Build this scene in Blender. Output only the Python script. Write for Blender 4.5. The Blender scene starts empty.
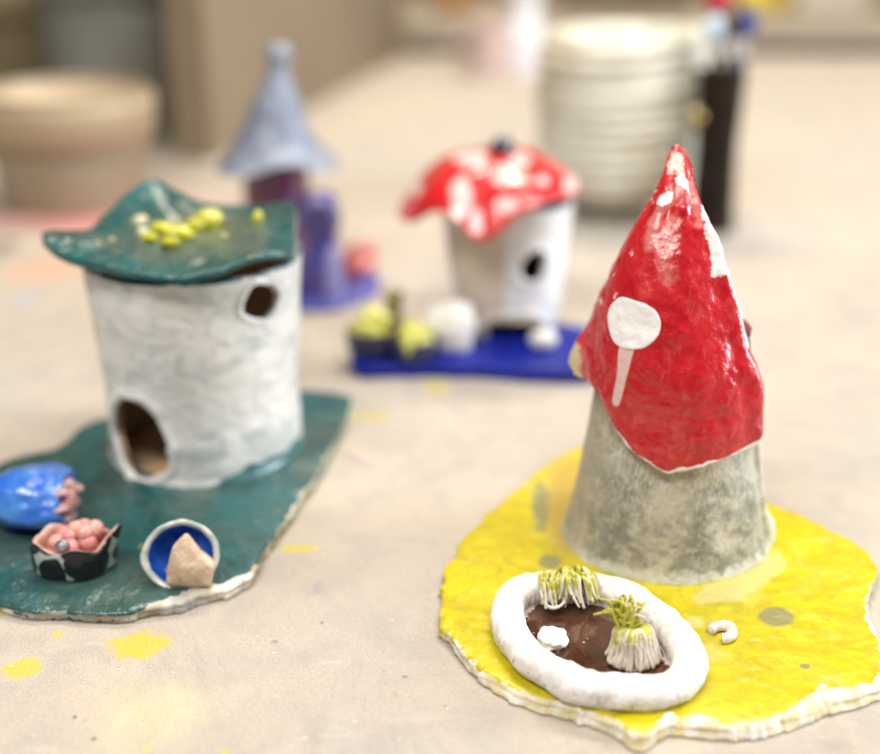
import bpy, math, random
import numpy as np
random.seed(7); rng = np.random.default_rng(7)
C = bpy.context.scene.collection
# ------------------------------------------------------------------ camera model (cm)
H = 30.0; F = 1282.0; PITCH = math.radians(22)
cp, sp = math.cos(PITCH), math.sin(PITCH)
def ray(px, py):
    x = (px-440)/F; v = (377-py)/F
    return np.array([x, cp+v*sp, -sp+v*cp])
def W(px, py, z=0.0):
    d = ray(px, py); t = (z-H)/d[2]
    return np.array([d[0]*t, d[1]*t, z])
def P(px, py, y):
    d = ray(px, py); t = y/d[1]
    return np.array([d[0]*t, y, H+d[2]*t])
def proj(V):
    x, y, z = V[..., 0], V[..., 1], V[..., 2]-H
    dep = y*cp - z*sp; up = y*sp + z*cp
    return 440+F*x/dep, 377-F*up/dep
# ------------------------------------------------------------------ noise
_perm = rng.random((64, 64, 64))
def vnoise(x, y, z):
    xi, yi, zi = np.floor(x).astype(int), np.floor(y).astype(int), np.floor(z).astype(int)
    fx, fy, fz = x-xi, y-yi, z-zi
    fx, fy, fz = [f*f*(3-2*f) for f in (fx, fy, fz)]
    def g(a, b, c): return _perm[(xi+a) % 64, (yi+b) % 64, (zi+c) % 64]
    r = 0
    for a in (0, 1):
        for b in (0, 1):
            for c in (0, 1):
                r = r + g(a, b, c)*(fx if a else 1-fx)*(fy if b else 1-fy)*(fz if c else 1-fz)
    return r*2-1
def fbm(V, s, o=3, seed=0):
    r = 0; a = 1; t = 0
    for k in range(o):
        f = s*2.03**k
        r = r + a*vnoise(V[..., 0]*f+seed*7.3+k*3.1, V[..., 1]*f+seed*3.7, V[..., 2]*f+seed*5.1); t += a; a *= .5
    return r/t
def sstep(x, a, b):
    t = np.clip((x-a)/(b-a), 0, 1); return t*t*(3-2*t)
def catmull(pts, n=12, closed=True):
    pts = np.array(pts, float); N = len(pts); out = []
    rngi = range(N) if closed else range(N-1)
    for i in rngi:
        if closed: p0, p1, p2, p3 = pts[i-1], pts[i], pts[(i+1) % N], pts[(i+2) % N]
        else: p0, p1, p2, p3 = pts[max(i-1, 0)], pts[i], pts[i+1], pts[min(i+2, N-1)]
        for k in range(n):
            t = k/n
            out.append(.5*((2*p1)+(-p0+p2)*t+(2*p0-5*p1+4*p2-p3)*t*t+(-p0+3*p1-3*p2+p3)*t**3))
    if not closed: out.append(pts[-1])
    return np.array(out)
def poly_sd(X, Y, poly):        # signed distance, positive inside
    poly = np.array(poly, float); d = np.full(X.shape, 1e9); ins = np.zeros(X.shape, bool)
    for i in range(len(poly)):
        ax, ay = poly[i]; bx, by = poly[(i+1) % len(poly)]
        ex, ey = bx-ax, by-ay; t = np.clip(((X-ax)*ex+(Y-ay)*ey)/(ex*ex+ey*ey+1e-9), 0, 1)
        d = np.minimum(d, np.hypot(X-ax-t*ex, Y-ay-t*ey))
        if abs(by-ay) > 1e-9:
            c = ((ay > Y) != (by > Y)) & (X < (bx-ax)*(Y-ay)/(by-ay)+ax); ins ^= c
    return np.where(ins, d, -d)
def line_d(X, Y, pts):
    d = np.full(X.shape, 1e9)
    for (ax, ay), (bx, by) in zip(pts[:-1], pts[1:]):
        ex, ey = bx-ax, by-ay; t = np.clip(((X-ax)*ex+(Y-ay)*ey)/(ex*ex+ey*ey+1e-9), 0, 1)
        d = np.minimum(d, np.hypot(X-ax-t*ex, Y-ay-t*ey))
    return d
# ------------------------------------------------------------------ objects
def mesh(name, V, Fc, mats, parent=None, attrs=None, smooth=True, org=None, fm=None):
    V = np.asarray(V, float).reshape(-1, 3)
    o0 = np.zeros(3) if org is None else org
    if parent is not None: o0 = np.array(parent['_org'])
    me = bpy.data.meshes.new(name)
    me.from_pydata(((V-o0)*.01).tolist(), [], Fc if isinstance(Fc, list) else Fc.tolist())
    if not isinstance(mats, (list, tuple)): mats = [mats]
    for m in mats: me.materials.append(m)
    if attrs:
        for k, a in attrs.items():
            at = me.attributes.new(k, 'FLOAT', 'POINT'); at.data.foreach_set('value', np.asarray(a, np.float32).ravel())
    if smooth: me.polygons.foreach_set('use_smooth', [True]*len(me.polygons))
    if fm is not None: me.polygons.foreach_set('material_index', fm)
    me.update()
    o = bpy.data.objects.new(name, me); C.objects.link(o)
    if parent is not None: o.parent = parent
    else: o.location = o0*.01
    o['_org'] = [float(a) for a in o0]
    return o
def thing(name, org, label, cat, group=None):
    o = bpy.data.objects.new(name, None); C.objects.link(o); o.empty_display_size = .01
    o.location = np.asarray(org)*.01; o['_org'] = [float(a) for a in org]
    o['label'] = label; o['category'] = cat
    if group: o['group'] = group
    return o
def tag(o, label, cat, group=None):
    o['label'] = label; o['category'] = cat
    if group: o['group'] = group
    return o
def grid_faces(n, m, wrap=True, cap0=None, cap1=None, flip=False):
    fs = []
    I = np.arange(n-1)[:, None]; J = np.arange(m if wrap else m-1)[None, :]
    J2 = (J+1) % m
    q = np.stack([I*m+J+0*I, I*m+J2+0*I, (I+1)*m+J2, (I+1)*m+J], -1).reshape(-1, 4)
    if flip: q = q[:, ::-1]
    fs = q.tolist()
    def cap(row, c, fl):
        for j in range(m):
            a, b = row*m+j, row*m+(j+1) % m
            fs.append([c, b, a] if fl else [c, a, b])
    if cap0 is not None: cap(0, cap0, not flip)
    if cap1 is not None: cap(n-1, cap1, flip)
    return fs
def lathe(prof, m=48, noise=0, ns=.5, seed=0, center=(0, 0), sx=1, sy=1, fn=None):
    prof = np.array(prof, float)
    th = np.linspace(0, 2*math.pi, m, endpoint=False)
    V = np.stack([prof[:, 0:1]*np.cos(th)*sx, prof[:, 0:1]*np.sin(th)*sy, prof[:, 1:2]+0*th], -1)
    if noise:
        n = fbm(V, ns, 3, seed); V[..., 0] += n*noise*np.cos(th); V[..., 1] += n*noise*np.sin(th)
    if fn: V = fn(V, th)
    V[..., 0] += center[0]; V[..., 1] += center[1]
    n = len(prof)
    flat = V.reshape(-1, 3)
    c0 = V[0].mean(0); c1 = V[-1].mean(0)
    return np.vstack([flat, c0, c1]), grid_faces(n, m, True, n*m, n*m+1)
def smooth_prof(pts, n=8): return catmull(pts, n, False)
def tube(path, rad, m=10, closed=False, flat=1.0):
    P_ = np.array(path, float); n = len(P_)
    r = np.broadcast_to(rad, (n,))
    if closed: T = np.roll(P_, -1, 0)-np.roll(P_, 1, 0)
    else: T = np.gradient(P_, axis=0)
    T /= np.linalg.norm(T, axis=1)[:, None]+1e-9
    up = np.array([0, 0, 1.]) if abs(T[:, 2]).mean() < .8 else np.array([1., 0, 0])
    N = np.cross(T, up); N /= np.linalg.norm(N, axis=1)[:, None]+1e-9
    B = np.cross(N, T)
    th = np.linspace(0, 2*math.pi, m, endpoint=False)
    V = P_[:, None]+r[:, None, None]*(N[:, None]*np.cos(th)[None, :, None]+flat*B[:, None]*np.sin(th)[None, :, None])
    return V
def tube_mesh(path, rad, m=10, flat=1.0):
    V = tube(path, rad, m, False, flat); n = len(path)
    return np.vstack([V.reshape(-1, 3), path[0], path[-1]]), grid_faces(n, m, True, n*m, n*m+1, flip=True)
def join(parts):
    Vs, Fs, k = [], [], 0
    for V, f in parts:
        Vs.append(V); Fs += [[i+k for i in q] for q in f]; k += len(V)
    return np.vstack(Vs), Fs
def blob(c, r, n=24, m=32, noise=.08, ns=1., seed=0, fn=None):
    c = np.array(c, float); r = np.array(r, float)
    ph = np.linspace(0, math.pi, n+2)[1:-1]; th = np.linspace(0, 2*math.pi, m, endpoint=False)
    D = np.stack([np.sin(ph)[:, None]*np.cos(th), np.sin(ph)[:, None]*np.sin(th), np.cos(ph)[:, None]+0*th], -1)
    D = np.vstack([D.reshape(-1, 3), [[0, 0, 1], [0, 0, -1]]])
    V = D*r*(1+noise*fbm(D*r.mean()+seed, ns/r.mean(), 3, seed))[:, None]
    if fn: V = fn(V, D)
    return V+c, grid_faces(n, m, True, n*m, n*m+1, flip=True)
def box(c, s, rz=0):
    c = np.array(c, float); s = np.array(s, float)/2
    v = np.array([[x, y, z] for z in (-1, 1) for y in (-1, 1) for x in (-1, 1)])*s
    ca, sa = math.cos(rz), math.sin(rz)
    v = np.stack([v[:, 0]*ca-v[:, 1]*sa, v[:, 0]*sa+v[:, 1]*ca, v[:, 2]], -1)+c
    return v, [[0, 2, 3, 1], [4, 5, 7, 6], [0, 1, 5, 4], [2, 6, 7, 3], [0, 4, 6, 2], [1, 3, 7, 5]]
# ------------------------------------------------------------------ materials
class NT:
    def __init__(s, name):
        s.m = bpy.data.materials.new(name); s.m.use_nodes = True; s.t = s.m.node_tree; s.n = s.t.nodes
        s.b = s.n['Principled BSDF']
        tc = s.n.new('ShaderNodeTexCoord'); mp = s.n.new('ShaderNodeVectorMath'); mp.operation = 'SCALE'
        mp.inputs['Scale'].default_value = 100; s.l(tc.outputs['Object'], mp.inputs[0]); s.v = mp.outputs[0]
    def l(s, a, b): s.t.links.new(a, b)
    def noise(s, scale, detail=4, rough=.55, stretch=None, dist=0, out='Fac', vec=None):
        v = vec or s.v
        if stretch:
            k = s.n.new('ShaderNodeVectorMath'); k.operation = 'MULTIPLY'; k.inputs[1].default_value = stretch; s.l(v, k.inputs[0]); v = k.outputs[0]
        x = s.n.new('ShaderNodeTexNoise'); x.inputs['Scale'].default_value = scale; x.inputs['Detail'].default_value = detail
        x.inputs['Roughness'].default_value = rough; x.inputs['Distortion'].default_value = dist; s.l(v, x.inputs['Vector'])
        return x.outputs[out]
    def math(s, op, a, b=0.0, c=0.0):
        x = s.n.new('ShaderNodeMath'); x.operation = op
        for i, q in enumerate((a, b, c)):
            if isinstance(q, (int, float)): x.inputs[i].default_value = q
            else: s.l(q, x.inputs[i])
        return x.outputs[0]
    def mr(s, f, a, b, lo=0., hi=1.):
        x = s.n.new('ShaderNodeMapRange'); x.interpolation_type = 'SMOOTHSTEP'
        x.inputs[1].default_value = a; x.inputs[2].default_value = b; x.inputs[3].default_value = lo; x.inputs[4].default_value = hi
        s.l(f, x.inputs[0]); return x.outputs[0]
    def mix(s, f, a, b):
        x = s.n.new('ShaderNodeMix'); x.data_type = 'RGBA'
        for q, i in ((f, 0), (a, 6), (b, 7)):
            if isinstance(q, (int, float)): x.inputs[i].default_value = q
            elif isinstance(q, tuple): x.inputs[i].default_value = (*q, 1)
            else: s.l(q, x.inputs[i])
        return x.outputs[2]
    def mixf(s, f, a, b):
        x = s.n.new('ShaderNodeMix'); x.data_type = 'FLOAT'
        for q, i in ((f, 0), (a, 2), (b, 3)):
            if isinstance(q, (int, float)): x.inputs[i].default_value = q
            else: s.l(q, x.inputs[i])
        return x.outputs[0]
    def attr(s, k):
        x = s.n.new('ShaderNodeAttribute'); x.attribute_name = k; return x.outputs['Fac']
    def bump(s, h, st, dist, prev=None):
        x = s.n.new('ShaderNodeBump'); x.inputs['Strength'].default_value = st; x.inputs['Distance'].default_value = dist*.01
        s.l(h, x.inputs['Height'])
        if prev: s.l(prev, x.inputs['Normal'])
        return x.outputs[0]
    def fin(s, col, rough=.5, normal=None, coat=0, coatr=.1, spec=None, metal=0, sss=0, trans=0):
        b = s.b
        for q, k in ((col, 'Base Color'), (rough, 'Roughness'), (coat, 'Coat Weight'), (metal, 'Metallic')):
            if isinstance(q, (int, float)): b.inputs[k].default_value = q
            elif isinstance(q, tuple): b.inputs[k].default_value = (*q, 1)
            else: s.l(q, b.inputs[k])
        b.inputs['Coat Roughness'].default_value = coatr
        if spec is not None: b.inputs['Specular IOR Level'].default_value = spec
        if trans: b.inputs['Transmission Weight'].default_value = trans
        if normal: s.l(normal, b.inputs['Normal']); s.l(normal, b.inputs['Coat Normal'])
        return s.m
def simple(name, c1, c2=None, scale=1., rough=.5, coat=0, bs=2., bst=.3, bd=.05, metal=0, coatr=.1, layers=(), stretch=None):
    s = NT(name); c2 = c2 or tuple(x*.8 for x in c1)
    col = s.mix(s.mr(s.noise(scale, 5, .6, stretch), .3, .7), c1, c2); r = rough
    for L in layers:
        f = s.math('MULTIPLY_ADD', s.math('SUBTRACT', s.noise(L.get('ns', 2.), 4, .6), .5), L.get('na', .3), s.attr(L['a']) if 'a' in L else s.noise(L.get('own', 1.), 3))
        f = s.mr(f, L.get('t', .5)-L.get('s', .03), L.get('t', .5)+L.get('s', .03))
        if 'op' in L: f = s.math('MULTIPLY', f, L['op'])
        col = s.mix(f, col, L['c'])
        if 'r' in L: r = s.mixf(f, r, L['r'])
    n = s.bump(s.noise(bs, 6, .6), bst, bd)
    return s.fin(col, r, n, coat, coatr, metal=metal)
WHITE = (.78, .77, .76)

# canvas cover with its weave, grime, paint splashes and a painted foot shadow
def canvas_mat():
    s = NT('canvas'); v = s.v
    big = s.noise(.05, 4, .5); mid = s.noise(.35, 5, .6); fine = s.noise(9, 3, .7)
    col = s.mix(s.mr(big, .35, .65), (.51, .44, .355), (.455, .415, .36))
    col = s.mix(s.math('MULTIPLY', s.mr(mid, .42, .68), .5), col, (.36, .335, .31))
    col = s.mix(s.math('MULTIPLY', s.mr(fine, .4, .7), .4), col, (.30, .275, .25))
    # dirty cream blotches of dried slip
    col = s.mix(s.math('MULTIPLY', s.mr(s.noise(.14, 3, .5, dist=.6), .55, .7), .4), col, (.54, .475, .39))
    col = s.mix(s.math('MULTIPLY', s.mr(s.noise(.09, 5, .65, dist=1.5), .5, .62), .4), col, (.37, .335, .30))
    col = s.mix(s.math('MULTIPLY', s.mr(s.noise(.5, 5, .7, stretch=(.35, 1.6, 1), dist=.8), .6, .72), .35), col, (.64, .59, .52))
    col = s.mix(s.math('MULTIPLY', s.mr(s.noise(.8, 4, .7, stretch=(1.6, .5, 1), dist=1), .64, .70), .3), col, (.30, .25, .22))
    wob = s.noise(1.3, 4, .6); wob2 = s.noise(.2, 4, .6)
    fib = s.mr(s.noise(5, 4, .7), .25, .6, .55, 1.)
    def stain_or_shade(px, py, rx, ry, c, op=1., rot=0, soft=.16, nz=.75, w=None):
        nonlocal col
        q = W(px, py); wx = abs(W(px+rx, py)[0]-q[0]); wy = abs(W(px, py-ry)[1]-W(px, py+ry)[1])/2
        mp = s.n.new('ShaderNodeMapping'); mp.vector_type = 'TEXTURE'
        mp.inputs['Location'].default_value = (q[0], q[1], 0); mp.inputs['Rotation'].default_value = (0, 0, rot); mp.inputs['Scale'].default_value = (wx, wy, 1)
        s.l(v, mp.inputs['Vector']); ln = s.n.new('ShaderNodeVectorMath'); ln.operation = 'LENGTH'; s.l(mp.outputs[0], ln.inputs[0])
        f = s.math('MULTIPLY_ADD', s.math('SUBTRACT', w or wob, .5), nz*2, ln.outputs['Value'])
        f = s.math('MULTIPLY', s.mr(f, 1+soft, 1-soft*2.5, 0, op), fib); col = s.mix(f, col, c)
    Y = (.58, .47, .02)
    for a in [(22, 668, 22, 11, Y, .85, .2), (138, 644, 31, 15, Y, .9, .35), (57, 634, 5, 4, Y, .8), (8, 608, 22, 7, (.55, .58, .05), .8),
              (147, 747, 5, 4, Y, .8), (224, 751, 5, 3, Y, .8), (300, 548, 22, 5, Y, .75), (372, 416, 22, 5, Y, .5), (437, 388, 14, 7, Y, .7),
              (357, 460, 5, 17, (.33, .2, .26), .55, .75), (318, 588, 6, 8, (.3, .28, .34), .6), (75, 716, 2.4, 2, (.1, .05, .04), .9),
              (94, 738, 2.4, 2, (.15, .06, .05), .9), (322, 622, 2, 1.5, (.1, .06, .06), .9), (405, 676, 3, 1.5, (.2, .08, .03), .8), (275, 641, 4, 2, (.15, .12, .1), .6),
              (342, 752, 3, 2, (.2, .2, .2), .6), (395, 693, 3, 5, (.3, .26, .22), .5), (85, 720, 3, 3, (.35, .3, .25), .5)]:
        stain_or_shade(*a)
    stain_or_shade(155, 715, 55, 45, (.68, .62, .33), .45, soft=.4, w=wob2)
    stain_or_shade(48, 268, 45, 15, (.75, .36, .2), .6, soft=.4); stain_or_shade(25, 298, 17, 8, (.35, .4, .55), .6, soft=.4)
    stain_or_shade(105, 212, 120, 22, (.80, .25, .23), .9, rot=.25, soft=.35, w=wob2)
    stain_or_shade(2, 248, 18, 11, (.08, .07, .07), .9, soft=.4)
    stain_or_shade(775, 238, 45, 22, (.42, .4, .45), .5, soft=.6, w=wob2); stain_or_shade(440, 330, 90, 60, (.5, .45, .42), .35, soft=.6, w=wob2)
    stain_or_shade(800, 748, 70, 16, (.40, .36, .33), .5, soft=.5); stain_or_shade(835, 745, 22, 10, (.22, .18, .16), .45, soft=.6); stain_or_shade(380, 640, 160, 110, (.40, .37, .36), .5, soft=.7, w=wob2)
    stain_or_shade(690, 215, 55, 16, (.25, .22, .2), .45, soft=.7, w=wob2)  # soft dark patch under pot and jar, their shadow put into the colour
    # scattered specks and lint
    sk = s.mr(s.noise(3.2, 2, .5), .735, .76); col = s.mix(s.math('MULTIPLY', sk, .5), col, (.2, .17, .15))
    sk2 = s.mr(s.noise(2.3, 2, .5, stretch=(1, 2.2, 1)), .72, .75); col = s.mix(s.math('MULTIPLY', sk2, .6), col, (.8, .78, .74))
    wv = s.n.new('ShaderNodeTexWave'); wv.wave_type = 'BANDS'; wv.bands_direction = 'DIAGONAL'; wv.inputs['Scale'].default_value = 3.4; wv.inputs['Distortion'].default_value = 4; wv.inputs['Detail'].default_value = 2; wv.inputs['Detail Scale'].default_value = 2
    s.l(v, wv.inputs['Vector'])
    n = s.bump(wv.outputs['Fac'], .3, .035)
    n = s.bump(s.noise(7, 4, .7), .8, .08, n); n = s.bump(s.noise(.6, 3, .5), .3, .3, n); n = s.bump(s.noise(.16, 4, .55, stretch=(1, .5, 1), dist=.8), .5, 1.2, n)
    col = s.mix(s.math('MULTIPLY', wv.outputs['Fac'], .14), col, (.22, .2, .18))
    return s.fin(col, .95, n, spec=.1)
M = {}
M['canvas'] = canvas_mat()

# ------------------------------------------------------------------ polar clay slab
def slab(name, outline, cen, thick, parent, mat, ns=0, m=900, nr=150, top=None, extra=None, rag=.12, und=.07, bot_out=None):
    out = np.array(outline); ang = np.unwrap(np.arctan2(out[:, 1]-cen[1], out[:, 0]-cen[0]))
    if ang[-1] < ang[0]: out = out[::-1]; ang = np.unwrap(np.arctan2(out[:, 1]-cen[1], out[:, 0]-cen[0]))
    R = np.hypot(out[:, 0]-cen[0], out[:, 1]-cen[1])
    th = np.linspace(0, 2*math.pi, m, endpoint=False)
    th0 = ang[0]+((th-ang[0]) % (2*math.pi))
    Rt = np.interp(th0, np.append(ang, ang[0]+2*math.pi), np.append(R, R[0]))
    ring = np.stack([np.cos(th)*Rt, np.sin(th)*Rt, 0*th], -1)
    Rt = Rt+.13*fbm(ring, 1.0, 4, ns+1)+.035*fbm(ring, 5, 3, ns+2)
    cf = fbm(ring, .8, 2, ns+9); Rt = Rt-.10*sstep(cf, .15, .2)+.08*sstep(-cf, .2, .24)
    t = 1-(1-np.linspace(0, 1, nr)[1:])**1.0
    rows = []; ed = []
    for k in t:
        r = Rt*k; x = cen[0]+np.cos(th)*r; y = cen[1]+np.sin(th)*r
        V = np.stack([x, y, 0*x], -1); z = thick+und*fbm(V, .45, 3, ns)+.02*fbm(V, 2.5, 3, ns+3)
        d = Rt-r; z = z-.09*np.exp(-d/.10)
        if top: z = z+top(x, y)
        V[:, 2] = z; rows.append(V); ed.append(d)
    last = rows[-1]; K = 9
    for i in range(1, K+1):
        k = i/K; zz = last[:, 2]*(1-k)+.02*k
        r = Rt+.05*math.sin(math.pi*min(k*1.2, 1))-.06*math.exp(-((k-.45)/.18)**2)+(0 if bot_out is None else bot_out(th)*k)
        V = np.stack([np.cos(th)*r, np.sin(th)*r, zz], -1)
        r = r+rag*fbm(V*np.array([1, 1, 3.]), 1.3, 4, ns+5)*min(1, k*2.5)+.8*rag*fbm(V*np.array([.55, .55, 2.2]), 1.0, 2, ns+8)*(k > .3)
        rows.append(np.stack([cen[0]+np.cos(th)*r, cen[1]+np.sin(th)*r, zz], -1)); ed.append(0*Rt-k*thick)
    V = np.array(rows); ed = np.array(ed)
    n = len(rows); zc = V[0, :, 2].mean()
    flat = np.vstack([V.reshape(-1, 3), [[cen[0], cen[1], zc], [cen[0], cen[1], .02]]])
    edf = np.append(ed.ravel(), [9, -1])
    at = {'edge': edf}
    if extra: at.update(extra(flat, edf))
    return mesh(name, flat, grid_faces(n, m, True, n*m, n*m+1, flip=False), mat, parent, at), at

# ================================================================== YELLOW SLAB HOUSE
GH = 'painted clay fairy houses drying on the canvas table'
ax0 = W(663, 541); AX, AY = ax0[0], ax0[1]
hy = thing('clay_house', (AX, AY, 0), 'grey clay tower with a pointed red hat roof on a yellow slab with brown pond', 'clay house', GH)
TOPZ = .5
yo = [(600, 436), (578, 446), (548, 462), (520, 486), (492, 508), (466, 536), (446, 568), (439, 600), (440, 622), (456, 645), (478, 668), (518, 688), (560, 703),
      (600, 718), (640, 736), (668, 722), (700, 724), (745, 727), (790, 713), (830, 699), (862, 692), (886, 684), (884, 655), (868, 612), (873, 588), (876, 566), (852, 544), (815, 521), (768, 500), (720, 470), (660, 446)]
yout = catmull([W(a, b, TOPZ)[:2] for a, b in yo], 14)
ycen = W(650, 590, TOPZ)[:2]
cr0, cr1 = W(640, 745, TOPZ)[:2], W(694, 711, TOPZ)[:2]
def ytop(x, y):
    d = line_d(x, y, [cr0, cr1]); e = cr1-cr0; n = np.array([-e[1], e[0]])/np.hypot(*e)
    side = (x-cr0[0])*n[0]+(y-cr0[1])*n[1]; al = ((x-cr0[0])*e[0]+(y-cr0[1])*e[1])/(e@e)
    fade = np.clip(1-al, 0, 1)
    z = -.30*np.exp(-(d/.035)**2)*np.sqrt(fade)
    z = z+.16*fade*np.exp(-np.abs(side)/.9)*np.where(side > 0, 1, -1)*np.where(al > 0, 1, 1)*(al > -.3)
    # slight lift towards right rim
    z = z+.25*sstep(x, AX+6.5, AX+9.5)
    return z
def yextra(V, ed):
    px, py = proj(V); r = np.hypot(V[:, 0]-AX, V[:, 1]-AY)
    th = np.arctan2(V[:, 1]-ycen[1], V[:, 0]-ycen[0])
    nz = fbm(V, .8, 4, 21); n2 = fbm(V, 2.5, 3, 22)
    front = sstep(-np.sin(th), -.2, .5)*sstep(np.cos(th), -1.05, -.55)
    side = np.clip(front+.25*sstep(np.cos(th), .6, .9), 0, 1)
    wid = .0+.08*front+.5*front*sstep(nz, .05, .5)+.5*np.exp(-((px-830)/55)**2-((py-690)/30)**2)+.25*np.exp(-((px-450)/25)**2-((py-640)/30)**2)
    wid = wid+.1*sstep(np.cos(th), .75, .95)
    w = .5-(ed-wid+.12*n2)*1.2
    white = np.where(ed < -.12, np.clip(.40+.6*side+.25*sstep(-ed, .3, .6), 0, 1), np.clip(w*(.55+.45*side), 0, 1))
    pale = np.maximum.reduce([poly_sd(px, py, [(735, 600), (700, 606), (690, 596), (745, 560), (778, 550), (788, 566), (760, 590)])/12+.45,
                              .5+(8-np.hypot((px-695), (py-622)*1.3))/12, .5+(12-np.hypot((px-700)*.7, (py-652)*1.6))/40])
    grey = np.maximum.reduce([.5+(18-np.hypot(px-776, (py-617)*1.9))/14, .5+(12-np.hypot(px-550, (py-562)*1.7))/14, .5+(10-np.hypot((px-541)*1.2, (py-505)*.42))/20,
                              .5+(5-np.hypot(px-805, (py-666)*2))/6])
    brown = np.clip(.5+(26-np.hypot((px-566)*1.2, (py-505)*.55))/40, 0, 1)*(px < 640)
    ctr = sstep(r, 4.6, 5.6)
    return {'white': white, 'pale': np.clip(pale, 0, 1), 'grey': np.clip(grey, 0, 1), 'brown': brown, 'foot': 1-ctr}
def ymat():
    s = NT('yellow_glaze')
    a = s.noise(.9, 5, .6, dist=.8); b = s.noise(3.5, 5, .65, stretch=(1, .5, 1)); c = s.noise(10, 3, .6)
    col = s.mix(s.mr(a, .35, .65), (.55, .455, .003), (.42, .345, .003))
    col = s.mix(s.math('MULTIPLY', s.mr(b, .5, .75), .3), col, (.60, .54, .05))
    col = s.mix(s.math('MULTIPLY', s.mr(s.noise(.45, 4, .6), .55, .75), .5), col, (.62, .57, .16))
    col = s.mix(s.math('MULTIPLY', s.mr(c, .6, .75), .2), col, (.75, .68, .3))
    def lay(k, cc, na, nsc, op=1., soft=.04):
        nonlocal col
        f = s.math('MULTIPLY_ADD', s.math('SUBTRACT', s.noise(nsc, 5, .65), .5), na, s.attr(k))
        f = s.mr(f, .5-soft, .5+soft, 0, op); col = s.mix(f, col, cc); return f
    lay('brown', (.36, .24, .06), .5, 1.2, .75, .3)
    lay('pale', (.66, .58, .34), 1.3, 1.0, .4, .25)
    lay('grey', (.20, .20, .10), 1.0, 1.3, .85, .2)
    wcol = s.mix(s.mr(s.noise(1.6, 5, .65), .38, .6), (.74, .70, .64), (.60, .52, .30))
    f = s.math('MULTIPLY_ADD', s.math('SUBTRACT', s.noise(2.2, 6, .7), .5), .8, s.attr('white'))
    f = s.mr(f, .46, .54); col = s.mix(f, col, wcol)
    n = s.bump(s.noise(1.3, 4, .55), .35, .12); n = s.bump(s.noise(12, 4, .6), .15, .03, n)
    return s.fin(col, s.mixf(f, .34, .75), n, s.math('MULTIPLY', s.math('SUBTRACT', 1., f), .45), .12, spec=.3)
M['yellow'] = ymat()
yslab, _ = slab('base_slab', yout, ycen, TOPZ, hy, M['yellow'], ns=3, m=1100, nr=190, top=ytop, extra=yextra, rag=.11,
                bot_out=lambda th: .25*sstep(-np.sin(th), .3, .9))

# tower wall
def tower_mat():
    s = NT('washed_clay')
    a = s.noise(.55, 5, .65, dist=.5); b = s.noise(1.6, 6, .7); st = s.noise(1., 3, .6, stretch=(9, 9, .35)); fb = s.noise(1., 2, .5, stretch=(16, 16, .8))
    col = s.mix(s.mr(a, .38, .6), (.55, .48, .365), (.22, .21, .16))
    col = s.mix(s.math('MULTIPLY', s.mr(b, .47, .66), .7), col, (.62, .60, .50))
    col = s.mix(s.math('MULTIPLY', s.mr(s.noise(.8, 4, .6, dist=1.), .5, .66), .6), col, (.29, .29, .24))
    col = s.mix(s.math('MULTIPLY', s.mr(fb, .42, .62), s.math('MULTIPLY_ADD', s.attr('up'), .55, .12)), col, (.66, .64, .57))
    # cloth grain left by the canvas
    fw = s.math('MULTIPLY_ADD', s.math('SUBTRACT', s.noise(2, 5, .65), .5), .9, s.attr('foot'))
    f1 = s.mr(fw, .4, .6, 0, .75); col = s.mix(f1, col, (.68, .69, .56))
    f2 = s.mr(s.math('MULTIPLY_ADD', s.math('SUBTRACT', s.noise(1.1, 4, .6), .5), 1.2, s.attr('yel')), .45, .6, 0, .8); col = s.mix(f2, col, (.66, .60, .16))
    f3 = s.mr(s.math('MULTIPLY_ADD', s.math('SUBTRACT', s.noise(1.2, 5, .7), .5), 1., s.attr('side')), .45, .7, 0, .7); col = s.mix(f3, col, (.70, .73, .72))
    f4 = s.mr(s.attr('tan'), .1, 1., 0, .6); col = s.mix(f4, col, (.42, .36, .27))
    n = s.bump(fb, .7, .08); n = s.bump(s.noise(1.4, 6, .7), .9, .2, n); n = s.bump(st, .2, .05, n)
    return s.fin(col, .62, n, .12, .3)
M['tower'] = tower_mat()
M['clay_in'] = simple('bare_clay', (.68, .46, .28), (.58, .38, .22), 1., .85)
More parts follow.
